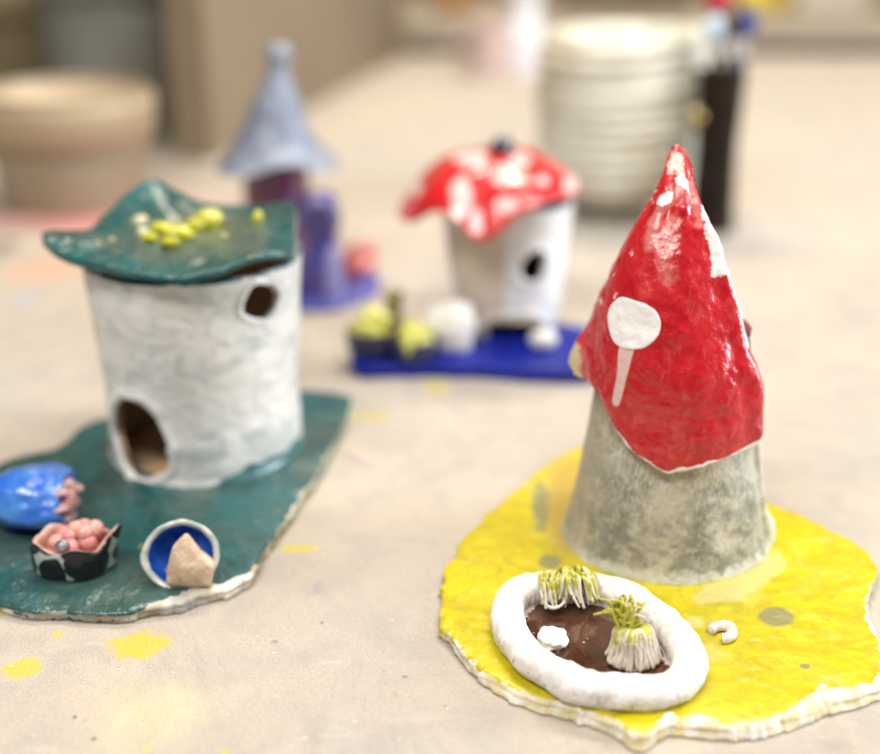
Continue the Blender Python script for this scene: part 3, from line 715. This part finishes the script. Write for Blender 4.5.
for i in range(7):
    a = i/7*2*math.pi+.3; d = np.array([0, math.cos(a), math.sin(a)]); p0 = mc+d*np.array([0, .85, .75])+[-.25, 0, 0]
    L = .75 if i in (7, 8, 0) else .35
    pts = [p0, p0+np.array([.35, 0, 0])+d*.12, p0+np.array([.35+L*.6, 0, 0])+d*.02]
    items.append(tube_mesh(catmull(pts, 6, False), np.linspace(.55, .16, 13), 12, .45))
V, f = join(items); mesh('pod_petals', V+.05*fbm(V, 1.5, 2, 3)[:, None], f, M['pinkpale'], pod)
V, f = blob(mc+np.array([.08, 0, 0]), (.35, .75, .62), 20, 24, .1, 1, 3); mesh('pod_mouth', V, f, M['pink'], pod)

# black and white pot of pink berries
def cow_mat():
    s = NT('black_blotched_glaze')
    vo = s.n.new('ShaderNodeTexVoronoi'); vo.inputs['Scale'].default_value = .85; vo.inputs['Randomness'].default_value = .6
    k = s.n.new('ShaderNodeVectorMath'); k.operation = 'ADD'; k.inputs[1].default_value = (.1, .35, .42); s.l(s.v, k.inputs[0]); s.l(k.outputs[0], vo.inputs['Vector'])
    d = s.math('MULTIPLY_ADD', s.math('SUBTRACT', s.noise(1.5, 4), .5), .22, vo.outputs['Distance'])
    col = s.mix(s.mr(d, .60, .64), (.008, .012, .016), (.40, .46, .44)); col = s.mix(s.mr(d, .10, .12), (.40, .45, .44), col)
    col = s.mix(s.mr(s.attr('in'), .4, .6), col, (.60, .34, .28))
    return s.fin(col, .3, s.bump(s.noise(2, 4), .4, .1), .4, .1, spec=.2)
M['cow'] = cow_mat()
pc = W(71, 577, TZ)+np.array([0, .95, 0])
def potfn(V, th):
    x = V[..., 0]; y = V[..., 1]; z = V[..., 2]; out = V.copy()
    ang = np.arctan2(y, x); cor = 1+.16*np.abs(np.cos(2*(ang-.5)))
    out[..., 0] = x*cor; out[..., 1] = y*cor
    t = sstep(z, .6, 1.7); out[..., 2] = z+t*(.55*np.exp(-((ang-.05)/.32)**2)+.25*np.exp(-((np.abs(ang)-math.pi)/.3)**2)+.18*np.cos(ang*5))
    out[..., 0] += t*.45*np.exp(-((ang-.05)/.32)**2)
    return out
prof = [(1.5, .02), (1.62, .15), (1.7, .8), (1.68, 1.3), (1.6, 1.45), (1.42, 1.4), (1.35, 1.2), (1.3, .7), (.6, .6), (.1, .6)]
V, f = lathe(smooth_prof(prof, 7), 96, .08, .8, 4, (pc[0], pc[1]), 1.0, .82, potfn)
V[:, 2] += TZ; rr = np.hypot(V[:, 0]-pc[0], (V[:, 1]-pc[1])/.82); ins = np.zeros(len(V)); nn = (len(V)-2); ins[int(nn*4.4/9*.98):] = 1; ins[-2] = 0; ins[-1] = 1
pot = mesh('berry_pot', V, f, M['cow'], ht_, {'in': ins}); pot['label'] = 'black and white blotched pot full of pink balls'
for (dx, dy, dz, r) in [(-.75, -.2, 1.5, .50), (0., -.65, 1.45, .52), (.75, -.2, 1.5, .52), (.15, .25, 1.95, .55), (.95, .45, 1.9, .55), (-.55, .6, 1.6, .5), (.35, .9, 1.8, .5), (.62, -.1, 1.95, .48), (-.1, -.15, 1.8, .46)]:
    r *= .78; dx *= 1.05
    V, f = blob((pc[0]+dx*.88, pc[1]+dy*.8, TZ+dz-.2), (r, r, r*.95), 18, 26, .05, 1, r*90); mesh('berry', V, f, M['pink'], pot)
V, f = blob((pc[0]-.25, pc[1]-.85, TZ+1.5), (.34, .3, .3), 16, 22, .06, 1, 3)
M['dotted'] = simple('grey_speckled_glaze', (.35, .35, .38), (.02, .02, .03), 4., .3, .6)
o = mesh('berry', V, f, M['dotted'], pot); o['label'] = 'black speckled grey ball among the pink ones'

# open shell bowl, blue inside, with a stone leaning on it
def shell_mat():
    s = NT('shell_glaze')
    out = s.mix(s.mr(s.noise(1.5, 4), .4, .65), (.62, .62, .56), (.35, .42, .40))
    inn = s.mix(s.mr(s.noise(1.2, 4), .35, .6), (.008, .03, .30), (.015, .09, .42))
    col = s.mix(s.mr(s.math('MULTIPLY_ADD', s.math('SUBTRACT', s.noise(2, 4), .5), .3, s.attr('in')), .45, .55), out, inn)
    return s.fin(col, .22, s.bump(s.noise(1.8, 4), .5, .12), .8, .08)
M['shell'] = shell_mat()
sc_ = W(182, 584, TZ)+np.array([-.05, .75, -.3])
prof = smooth_prof([(.1, -1.0), (.9, -.9), (1.5, -.35), (1.7, .25), (1.68, .45), (1.5, .42), (1.35, .15), (1.1, -.3), (.6, -.6), (.08, -.66)], 7)
V, f = lathe(prof, 72, .1, .9, 6, (0, 0), 1.0, .9)
n_ = len(prof); kk = np.append(np.repeat(np.arange(n_)/n_, 72), [0, 1]); ti = math.radians(60)
Y, Z = V[:, 1].copy(), V[:, 2].copy(); V[:, 1] = Y*math.cos(ti)-Z*math.sin(ti); V[:, 2] = Y*math.sin(ti)+Z*math.cos(ti)
V += np.array([sc_[0], sc_[1], TZ+1.0]); V[:, 2] = np.maximum(V[:, 2], TZ-.05)
sh = mesh('shell_bowl', V, f, M['shell'], ht_, {'in': np.clip((kk-.60)*4+.5, 0, 1)}); sh['label'] = 'pale shell-like bowl tipped forward, deep blue inside'
def stone_mat():
    s = NT('stone')
    col = s.mix(s.mr(s.noise(1.5, 5), .4, .65), (.68, .54, .40), (.55, .40, .27))
    return s.fin(col, .85, s.bump(s.noise(1.5, 5, .7), .9, .3))
st = W(189, 588, TZ)
pts = [(-1.05, 0, 0), (1.0, 0, 0), (1.2, .1, 1.05), (.55, .25, 1.5), (-.15, .4, 2.35), (-.65, .3, 1.9), (-.95, .15, .9)]
F2 = [(x, y-.35, z) for x, y, z in pts]; B2 = [(x*.85, y+.45, z*.92) for x, y, z in pts]
V = np.array(F2+B2+[(0, -.6, 1.1), (0, .6, 1.0)])+np.array([st[0], st[1]+.3, TZ+.02]); n7 = 7
fs = [[i, (i+1) % 7, 14] for i in range(7)]+[[7+(i+1) % 7, 7+i, 15] for i in range(7)]+[[i, 7+i, 7+(i+1) % 7, (i+1) % 7] for i in range(7)]
o = mesh('stone', V, fs, stone_mat(), ht_, smooth=False); bv = o.modifiers.new('b', 'BEVEL'); bv.width = .0016; bv.segments = 4

# ================================================================== RED MUSHROOM HOUSE (middle)
mX, mY = P(500, 335, 81)[0], 82.
hm = thing('clay_house', (mX, mY, 0), 'white clay house with red spotted mushroom roof and black knob on cobalt blue slab', 'clay house', GH)
mo = [(352, 352), (372, 340), (400, 334), (450, 326), (520, 322), (585, 326), (604, 342), (600, 362), (585, 371), (520, 370), (455, 366), (395, 366), (360, 366)]
mout = catmull([W(a, b, .8)[:2] for a, b in mo], 8)
def plainx(V, ed): return {'white': 0*ed, 'yel': 0*ed, 'mat': 0*ed}
M['cobalt'] = simple('cobalt_glaze', (.006, .02, .30), (.01, .015, .18), .7, .4, .2, 1.5, .4, .1)
M['cobalt2'] = simple('glossy_dark_blue_glaze', (.012, .03, .30), (.05, .02, .14), .35, .2, 1., 1., .8, .3, coatr=.05)
slab('base_slab', mout, W(475, 348, .8)[:2], .8, hm, M['cobalt'], ns=12, m=360, nr=40)
def mwall():
    s = NT('white_clay_buff_shade')
    col = s.mix(s.mr(s.attr('buff'), .35, .65), (.78, .79, .80), (.62, .53, .43))  # left face buff, its shaded tone put into the colour
    return s.fin(col, .5, s.bump(s.noise(1, 4), .4, .12), .3, .2)
def mr_(z, th):
    base = np.interp(z, [0, 3, 9, 12], [3.0, 3.6, 4.2, 4.35]); return base*(1+.06*np.cos(3*(th[None, :]-.7)))
def mat_(V, th, zz):
    T = th[None, :]+0*zz; return {'buff': sstep(-T, -.02, .25)*sstep(T, -1.25, -1.1)+.75*sstep(-T, 1.0, 1.3)*0}
holed_wall('house_wall', mX+.55, mY, mr_, .6, 9.6, [(20, 5.9, .85, 1.15, -14, 2, .8), (8, 1.0, 1.9, 1.35, 0)], hm, [mwall(), simple('dark_inside_clay', (.06, .05, .06), None, 1, .8)], m=260, n=90, attr=mat_)
def mroof():
    s = NT('red_spotted_glaze')
    d = s.math('MULTIPLY_ADD', s.math('SUBTRACT', s.noise(.9, 4), .5), .5, s.attr('spot'))
    col = s.mix(s.mr(s.noise(.5, 4), .4, .65), (.52, .004, .008), (.62, .012, .012))
    col = s.mix(s.mr(d, .50, .62, 0, .85), col, (.78, .62, .60))
    return s.fin(col, .3, s.bump(s.noise(1, 4), .4, .15), .8, .1)
mrim = [P(403, 218, 82), P(412, 223, 79.5), P(435, 214, 78), P(455, 222, 77), P(478, 243, 76.2), P(500, 234, 76), P(522, 216, 76.2), P(548, 203, 77.5), P(574, 197, 80), P(572, 188, 85), P(548, 180, 88), P(500, 176, 89.5), P(450, 182, 89), P(412, 200, 86)]
mrim = [np.array(p) for p in mrim]
def spots(V, k):
    px, py = proj(V); d = 0*px
    for (a, b, rx, ry) in [(473, 165, 18, 9), (519, 166, 11, 8), (504, 184, 15, 8), (463, 200, 11, 22), (507, 208, 11, 10), (455, 228, 7, 9), (566, 189, 8, 9), (421, 192, 7, 10), (540, 186, 7, 5)]:
        d = np.maximum(d, 1-.5*np.hypot((px-a)/rx, (py-b)/ry))
    return {'spot': np.clip(d, 0, 1)*(V[:, 1] < mY+4)}
sheet('mushroom_roof', np.array([mX-.3, mY, 12.0]), mrim, hm, mroof(), .45, nr=60, pw=2.9, noise=.25, seed=90, attrs=spots)
V, f = blob((mX+0, mY, 12.7), (.8, .8, .85), 16, 24, .08, 1, 2); mesh('roof_knob', V, f, simple('black_glaze', (.02, .02, .04), None, 1, .2, .8), hm)
# white step block, flower pots
p = W(447, 352, .8); V, f = blob((p[0], p[1]+.6, 2.2), (1.75, 1.2, 1.9), 24, 30, .35, 1.3, 9); mesh('white_boulder', V, f, M['white_clay'], hm)
p = W(543, 348, .8); V, f = blob((p[0], p[1], 1.4), (.9, .7, .7), 18, 24, .1, 1, 9); mesh('pebble', V, f, M['white_clay'], hm)
M['dkblue'] = simple('navy_glaze', (.012, .016, .06), (.03, .03, .08), 1, .3, .6)
M['yg2'] = simple('pale_yellow_glaze', (.68, .66, .16), (.42, .42, .06), .9, .4, .4)
for (a, b, w, h) in [(374, 355, 1.75, 1.5), (415, 362, 1.5, 1.3)]:
    p = W(a, b, .8)
    V, f = lathe(smooth_prof([(w*.75, 0), (w, .3), (w*1.02, h), (w*.9, h+.1), (w*.8, h-.1), (w*.7, .4), (.1, .4)], 6), 40, .08, .8, a); V += np.array([p[0], p[1]+.8, .75])
    fp = mesh('flower_pot', V, f, M['dkblue'], hm)
    V, f = blob((p[0], p[1]+.5, .8+h), (w*.72, w*.75, h*.8), 26, 36, .75, 2.2, b); mesh('flower', V, f, M['yg2'], fp)
p = W(394, 335, .8); V, f = lathe(smooth_prof([(.75, 0), (.6, 1.), (.5, 2.3), (.75, 2.9), (.3, 3.1), (.05, 3.1)], 6), 30, .15, .8, 2, (p[0], p[1])); V[:, 2] += .8
mesh('cactus', V, f, simple('olive_glaze', (.34, .32, .08), (.2, .18, .04), 1, .5, .3), hm)

# ================================================================== SILVER CONE HOUSE (rear left)
dX, dY = P(277, 200, 95)[0], 95.
hd = thing('clay_house', (dX, dY, 0), 'purple clay tower with silver grey cone roof on a small blue slab', 'clay house', GH)
do = [(238, 262), (300, 252), (350, 258), (378, 276), (372, 290), (335, 303), (290, 303), (250, 290)]
slab('base_slab', catmull([W(a, b, .6)[:2] for a, b in do], 8), W(308, 277, .6)[:2], .6, hd, simple('lilac_blue_glaze', (.03, .05, .36), (.12, .12, .36), .5, .3, .5), ns=15, m=260, nr=30)
V, f = lathe(smooth_prof([(2.7, .4), (2.5, 2), (2.45, 6), (2.6, 10.2)], 8), 60, .15, .6, 4, (dX, dY)); mesh('tower_wall', V, f, simple('purple_glaze', (.17, .006, .04), (.06, .01, .09), .5, .3, .8, 1., .7, .25, coatr=.06), hd)
def conefn(V, th):
    k = np.clip((11.-V[..., 2])/2.5, 0, 1); V = V.copy(); V[..., 2] += k*(.45*np.cos(2*th+2.6)+.25*np.cos(5*th)); s_ = 1+.12*k*np.cos(3*th+.5); V[..., 0] *= s_; V[..., 1] *= s_
    V[..., 0] += .08*(V[..., 2]-9); return V
V, f = lathe(smooth_prof([(4.4, 8.9), (4.45, 9.1), (3.3, 10.3), (2.35, 11.8), (1.6, 13.6), (1.0, 15.4), (.82, 16.2), (1.0, 16.9), (.6, 17.5), (.05, 17.6)], 8), 80, .3, .6, 5, (dX, dY), fn=conefn)
mesh('cone_roof', V, f, simple('silver_grey_glaze', (.27, .32, .40), (.12, .14, .22), .6, .3, 1., 1.2, .8, .35, coatr=.06, metal=.1), hd)
q = P(322, 290, 90); V, f = lathe(smooth_prof([(2.1, .3), (1.6, 2.), (1.35, 4.5), (1.45, 6.8), (1.0, 7.7), (.1, 8.0)], 8), 60, .6, .6, 6, (q[0], q[1]))
mesh('glossy_column', V, f, M['cobalt2'], hd)
q = P(334, 290, 88.5); V, f = lathe(smooth_prof([(.7, .3), (.8, 1.5), (.6, 3.5), (.3, 4.2), (.05, 4.3)], 8), 30, .15, .6, 6, (q[0], q[1]))
mesh('glossy_column', V, f, simple('lilac_glaze', (.25, .25, .55), None, 1, .2, .8), hd)
M['redg'] = simple('red_pink_glaze', (.60, .08, .07), (.66, .2, .18), .8, .3, .7)
for (a, b, r) in [(352, 270, (1.0, .8, .8)), (366, 262, (1.1, .8, .45)), (345, 262, (1.0, .7, .7))]:
    q = W(a, b+8, .6); V, f = blob((q[0], q[1], .6+r[2]*1.1), r, 18, 24, .15, 1, a); mesh('glazed_lump', V, f, M['redg'], hd)
V, f = join([tube_mesh(catmull([P(350, 262, 90.5), P(352, 252, 90.5), P(360, 249, 90.4), P(376, 250, 90.2)], 6, False), .45, 12)])
mesh('glazed_arch', V, f, M['redg'], hd)

# ================================================================== RIDGED POT
pX, pY = P(620, 120, 116)[0], 116.
def potc_mat():
    s = NT('pale_celadon_clay')
    col = s.mix(s.mr(s.noise(.12, 4, .6), .4, .62), (.72, .71, .62), (.56, .50, .38))
    col = s.mix(s.math('MULTIPLY', s.mr(s.noise(.3, 4), .5, .7), .5), col, (.62, .68, .62))
    return s.fin(col, .35, s.bump(s.noise(.8, 4), .4, .2), .5, .15)
prof = []
for z in np.linspace(0, 15.9, 220):
    r = np.interp(z, [0, .8, 2.2, 4, 7, 11, 14, 15.9], [3.4, 3.9, 5.9, 6.6, 7.0, 7.25, 7.1, 6.7])
    prof.append((r+.5*abs(math.sin((z+.10*math.sin(z*1.9))*math.pi/1.22))**.6+.06*math.sin(z*2.3+1), z))
prof += [(6.6, 16.1), (6.2, 15.7), (5.8, 13), (5, 4), (.2, 3)]
def potw(V, th): V = V.copy(); zz = V[..., 2].copy(); V[..., 2] += .18*np.cos(th+zz*1.1); V[..., 0] += .15*np.sin(zz*1.7); V[..., 2] += .35*np.cos(th+.6)*V[..., 2]/17+.25*np.cos(2*th+1)*np.minimum(V[..., 2], 5)/5; return V
V, f = lathe(prof, 120, .22, .25, 12, (0, 0), fn=potw); V += np.array([pX, pY, 0])
ob = mesh('coil_pot', V, f, potc_mat(), None, org=np.array([pX, pY, 0.])); tag(ob, 'tall pale cream coil pot with stacked wavy ridges behind the red hat tower', 'pot')

# ================================================================== BRUSH JAR + BRUSHES
jX, jY = P(712, 200, 109)[0], 109.
jar = thing('brush_jar', (jX, jY, 0), 'tall dark glossy jar of paintbrushes right of the ridged pot', 'jar')
V, f = lathe(smooth_prof([(1.9, .02), (2.05, .3), (1.9, 3), (1.8, 8), (2.05, 13.2), (2.0, 13.4), (1.9, 13.2), (1.7, 8), (1.7, 1), (.1, .6)], 6), 60, .05, .5, 3, (jX, jY))
mesh('jar_body', V, f, simple('dark_brown_glaze', (.010, .008, .008), (.03, .016, .01), .4, .3, 0), jar)
q = P(696, 118, jY-2.0); V, f = blob(q, (.62, .35, .62), 14, 20, .05, 1, 3); mesh('gold_glint_blob', V, f, simple('gold_glint', (.55, .42, .15), None, 1, .25, 0, metal=1.), jar)  # gold blob added in place of a blurred highlight on the jar
bg = 'paintbrushes standing in the dark jar'
M['steel'] = simple('steel_ferrule', (.75, .78, .82), (.7, .72, .75), 1, .14, 0, metal=1.)
specs = [((.02, .02, .02), (.55, .02, .05), -.7, .4, 20.6, 'red'), ((.015, .012, .012), (.60, .46, .03), 1.6, .5, 20.4, 'yellow'), ((.02, .03, .12), (.02, .04, .25), 1.3, -.5, 18.6, 'blue'),
         ((.03, .018, .012), (.62, .78, .92), -.9, -.9, 18.2, 'pale blue highlight'), ((.02, .015, .012), (.05, .03, .02), .2, -1.0, 18.5, 'dark brown')]  # pale blue bristles added in place of a blurred bright highlight
for hc, tc_, dx, dy, zt, nm in specs:
    b = np.array([jX+dx*.5, jY+dy*.5, .8]); t = np.array([jX+dx*1.15, jY+dy, zt])
    o = thing('paintbrush', b, '%s-tipped paintbrush standing bristles up in the dark jar' % nm, 'paintbrush', bg)
    L = lambda k: b+(t-b)*k
    V, f = tube_mesh(np.array([L(0), L(.1), L(.4), L(.75), L(.80)]), np.array([.15, .25, .5, .42, .38]), 16); mesh('handle', V, f, simple('painted_handle', hc, None, 1, .2, .7), o)
    V, f = tube_mesh(np.array([L(.79), L(.80), L(.87), L(.88)]), np.array([.42, .46, .5, .5]), 16); mesh('ferrule', V, f, M['steel'], o)
    V, f = tube_mesh(np.array([L(.875), L(.90), L(.94), L(.98), L(1)]), np.array([.5, .85, 1.1, .8, .15]), 16); mesh('bristles', V, f, simple('bristles', tc_, None, 4, .7), o)

# ================================================================== bottles on the far end
q = W(522, 74); V, f = lathe(smooth_prof([(3.2, .02), (3.5, .5), (3.4, 5), (3.0, 7.2), (2.2, 8.2), (2.1, 9.), (2.5, 9.4), (2.5, 13.5), (2.2, 14), (.1, 14.1)], 6), 48); V += q
ob = mesh('white_bottle', V, f, simple('white_plastic', (.72, .72, .76), (.66, .66, .70), .3, .35, .3), None, org=q); tag(ob, 'white bottle with a lilac white cap at the far end of the table', 'bottle')
mg = thing('mug', W(490, 76), 'pinkish pale mug beside the white bottle at the far end of the table', 'mug'); q = W(490, 76)
V, f = lathe(smooth_prof([(3.3, .02), (3.6, .4), (3.5, 4), (3.6, 7.4), (3.5, 7.6), (3.3, 7.4), (3.2, 4), (3.1, 1), (.1, .8)], 6), 48); V += q
mesh('mug_body', V, f, simple('pale_pink_ceramic', (.60, .47, .44), (.5, .36, .34), .3, .35, .4), mg)
V, f = tube_mesh(catmull([q+[-3.4, 0, 6], q+[-5.2, 0, 5.6], q+[-5.4, 0, 3], q+[-3.4, 0, 2]], 6, False), .45, 12); mesh('handle', V, f, simple('pale_pink_ceramic', (.60, .47, .44), (.5, .36, .34), .3, .35, .4), mg)

# ================================================================== table, buckets, carton, shelving, room
table = thing('work_table', (40, 90, 0), 'large work table covered in paint splashed cream canvas', 'table')
nx, ny = 160, 160
xs = np.linspace(-62, 190, nx); ys = np.linspace(-40, 216, ny); XX, YY = np.meshgrid(xs, ys)
VV = np.stack([XX, YY, 0*XX], -1); VV[..., 2] = -.03+.05*np.clip(fbm(VV, .06, 2, 3), -1, 0)
table['_org'] = [0., 0., 0.]; table.location = (0, 0, 0)
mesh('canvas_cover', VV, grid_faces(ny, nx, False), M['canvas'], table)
V, f = box((64, 88, -2.2), (251.6, 255.6, 3.6)); mesh('tabletop', V, f, simple('plywood', (.35, .25, .15), None, .2, .6), table, smooth=False)
for x in (-54, 182):
    for y in (-32, 208):
        V, f = box((x, y, -40), (7, 7, 72.)); mesh('leg', V, f, simple('painted_steel', (.2, .2, .2), None, .2, .4), table, smooth=False)
def bucket(px, py, y, r0, r1, h, mat, rimmat, label, squash=1):
    q = W(px, py) if y is None else np.array([P(px, 100, y)[0], y, 0])
    o = thing('bucket', q, label, 'bucket')
    V, f = lathe(smooth_prof([(r0, .02), (r0+.2, .4), (r1, h), (r1-.3, h), (r0-.2, 1), (.1, .8)], 6), 60); V += q; mesh('bucket_body', V, f, mat, o)
    V, f = lathe([(r1-.5, h-3.5), (r1+.35, h-3.2), (r1+.5, h-.2), (r1+.5, h+.4), (r1-.6, h+.4), (r1-.6, h-.4)], 60); V += q; mesh('bucket_rim', V, f, rimmat, o)
    return o
M['buff'] = simple('buff_plastic', (.34, .27, .18), (.28, .23, .16), .08, .5, .1)
M['buff2'] = simple('light_buff_plastic', (.44, .34, .22), (.38, .29, .19), .08, .5, .1)
M['greyp'] = simple('grey_plastic', (.24, .25, .23), (.16, .15, .11), .06, .5, .1)
bucket(76, 200, None, 6.4, 7.6, 9.4, M['buff'], M['buff2'], 'buff plastic bucket with a light tan rim at the left of the table')
bucket(132, 116, 152, 8., 9.6, 19, M['greyp'], M['greyp'], 'grey white plastic bucket behind the buff bucket')
bucket(35, 116, 165, 10., 12.2, 16, simple('olive_plastic', (.20, .16, .09), None, .06, .5, .1), simple('olive_tan_plastic', (.30, .24, .14), None, .06, .5), 'dark olive bucket at the far left behind the buff bucket')
# amber bottle
q = np.array([P(197, 130, 142)[0], 142, 0]); V, f = lathe(smooth_prof([(1.6, .02), (1.9, .4), (1.9, 6.5), (1.6, 8), (.8, 9), (.8, 11), (.1, 11.1)], 6), 30); V += q
ob = mesh('amber_bottle', V, f, simple('amber_plastic', (.42, .17, .015), None, .3, .3, .3), None, org=q); tag(ob, 'small amber orange bottle standing beside the big cardboard carton', 'bottle')
# carton
c0, c1 = W(212, 160), W(404, 55); e = c1-c0; L = np.hypot(e[0], e[1]); e = e/L; nrm = np.array([-e[1], e[0], 0]); D_ = 4.
cen = c0+e*L/2+nrm*D_/2; rz = math.atan2(e[1], e[0])
bx = thing('cardboard_carton', cen, 'tall flattened tan cardboard carton standing on edge behind the silver cone house', 'carton')
V, f = box((cen[0], cen[1], 22.02), (L, D_, 44), rz); cm = simple('cardboard', (.25, .19, .12), (.21, .16, .105), .05, .8, 0, 1, .2, .1); mesh('carton_side', V, f, cm, bx, smooth=False)
# low shelving beyond the table
su = thing('shelf_unit', (60, 236, -75), 'grey brown low shelving beyond the far edge of the table', 'shelves')
def zat(py, y): return P(600, py, y)[2]
shm = simple('pale_board', (.42, .35, .25), (.36, .30, .22), .05, .6); dkm = simple('shaded_recess_tone', (.05, .035, .022), (.09, .05, .025), .08, .7)  # dark tone carries the shade inside the shelf recesses
z1_, z2_ = zat(44, 226), zat(14, 226)
V, f = box((60, 240, (z1_+z2_)/2), (300, 28, z2_-z1_)); mesh('shelf_board', V, f, shm, su, smooth=False)
V, f = box((60, 241, z1_-6), (296, 26, 11.9)); mesh('shelf_shadow_strip', V, f, dkm, su, smooth=False)  # solid dark box stands in for the shadow gap under the board
V, f = box((60, 241, -42), (300, 28, 66)); mesh('cabinet_base', V, f, simple('grey_cabinet', (.2, .17, .13), None, .05, .7), su, smooth=False)
V, f = box((60, 255, z2_+14), (300, 1.5, 27.8)); mesh('back_panel', V, f, dkm, su, smooth=False)
zt = z2_
def stub(px0, px1, h, col, label, y=234, name='storage_tub', cat='tub'):
    a, b = P(px0, 10, y)[0], P(px1, 10, y)[0]; q = np.array([(a+b)/2, y, zt+.05])
    V, f = box((q[0], q[1], zt+.05+h/2), (b-a, 9, h)); o = mesh(name, V, f, simple('tub_plastic', col, None, .1, .5), None, smooth=False, org=q)
    bv = o.modifiers.new('b', 'BEVEL'); bv.width = .008; bv.segments = 3; tag(o, label, cat)
stub(436, 474, 5, (.36, .16, .03), 'orange brown box on the far shelf left of the white bottle')
stub(742, 782, 7, (.50, .36, .01), 'mustard yellow box on the far shelf right of the brush jar')
stub(790, 862, 5, (.50, .44, .36), 'pale beige box on the far shelf at the right')
stub(862, 900, 8, (.20, .16, .07), 'dark olive box at the right end of the far shelf')
stub(560, 690, 16, (.11, .085, .05), 'dark brown crate on the far shelf behind the ridged pot')
def struct(o): o['kind'] = 'structure'; return o
V, f = box((60, 150, -77), (900, 900, 2)); struct(mesh('floor', V, f, simple('concrete_floor', (.16, .12, .08), (.12, .09, .06), .02, .7), None, smooth=False, org=np.array([0, 0, -77.])))
V, f = box((60, 330, 70), (900, 4, 292)); struct(mesh('back_wall', V, f, simple('painted_wall', (.16, .12, .075), (.14, .10, .06), .02, .8), None, smooth=False, org=np.array([60, 330., -76])))
for mn in ('dark_brown_glaze', 'navy_glaze', 'cobalt_glaze'): bpy.data.materials[mn].node_tree.nodes['Principled BSDF'].inputs['Specular IOR Level'].default_value = .12
for o in bpy.data.objects:
    if '_org' in o: del o['_org']

# ================================================================== light
def area(name, loc, size, power, col, tgt=(0, 60, 0)):
    ld = bpy.data.lights.new(name, 'AREA'); ld.shape = 'RECTANGLE'; ld.size, ld.size_y = size[0]*.01, size[1]*.01; ld.energy = power; ld.color = col
    o = bpy.data.objects.new(name, ld); C.objects.link(o); o.location = np.array(loc)*.01
    import mathutils
    o.rotation_euler = (mathutils.Vector(tgt)-mathutils.Vector(loc)).to_track_quat('-Z', 'Y').to_euler()
area('window_light', (200, 66, 60), (50, 110), 44, (.84, .92, 1.0), (0, 62, 6))
area('ceiling_lamp', (-50, -20, 150), (110, 30), 26, (1., .96, .90), (0, 60, 5))
area('ceiling_lamp', (70, 60, 190), (120, 30), 27, (1., .95, .88), (70, 60, 0))
area('ceiling_lamp', (25, 185, 190), (130, 30), 50, (1., .88, .72), (25, 190, 0))
w = bpy.data.worlds.new("World"); bpy.context.scene.world = w; w.use_nodes = True
w.node_tree.nodes['Background'].inputs[0].default_value = (.95, .93, .92, 1); w.node_tree.nodes['Background'].inputs[1].default_value = .13
# ================================================================== camera
cd = bpy.data.cameras.new('camera'); co = bpy.data.objects.new('camera', cd); C.objects.link(co); bpy.context.scene.camera = co
co.location = (0, 0, H*.01); co.rotation_euler = (math.pi/2-PITCH, 0, 0)
cd.sensor_width = 36; cd.sensor_fit = 'HORIZONTAL'; cd.lens = F/880*36; cd.clip_start = .01; cd.clip_end = 50
cd.dof.use_dof = True; cd.dof.focus_distance = .520; cd.dof.aperture_fstop = 2.8
vs = bpy.context.scene.view_settings; bpy.context.scene.display_settings.display_device = 'sRGB'
vs.view_transform = 'Standard'; vs.look = 'None'; vs.exposure = .10; vs.gamma = 1
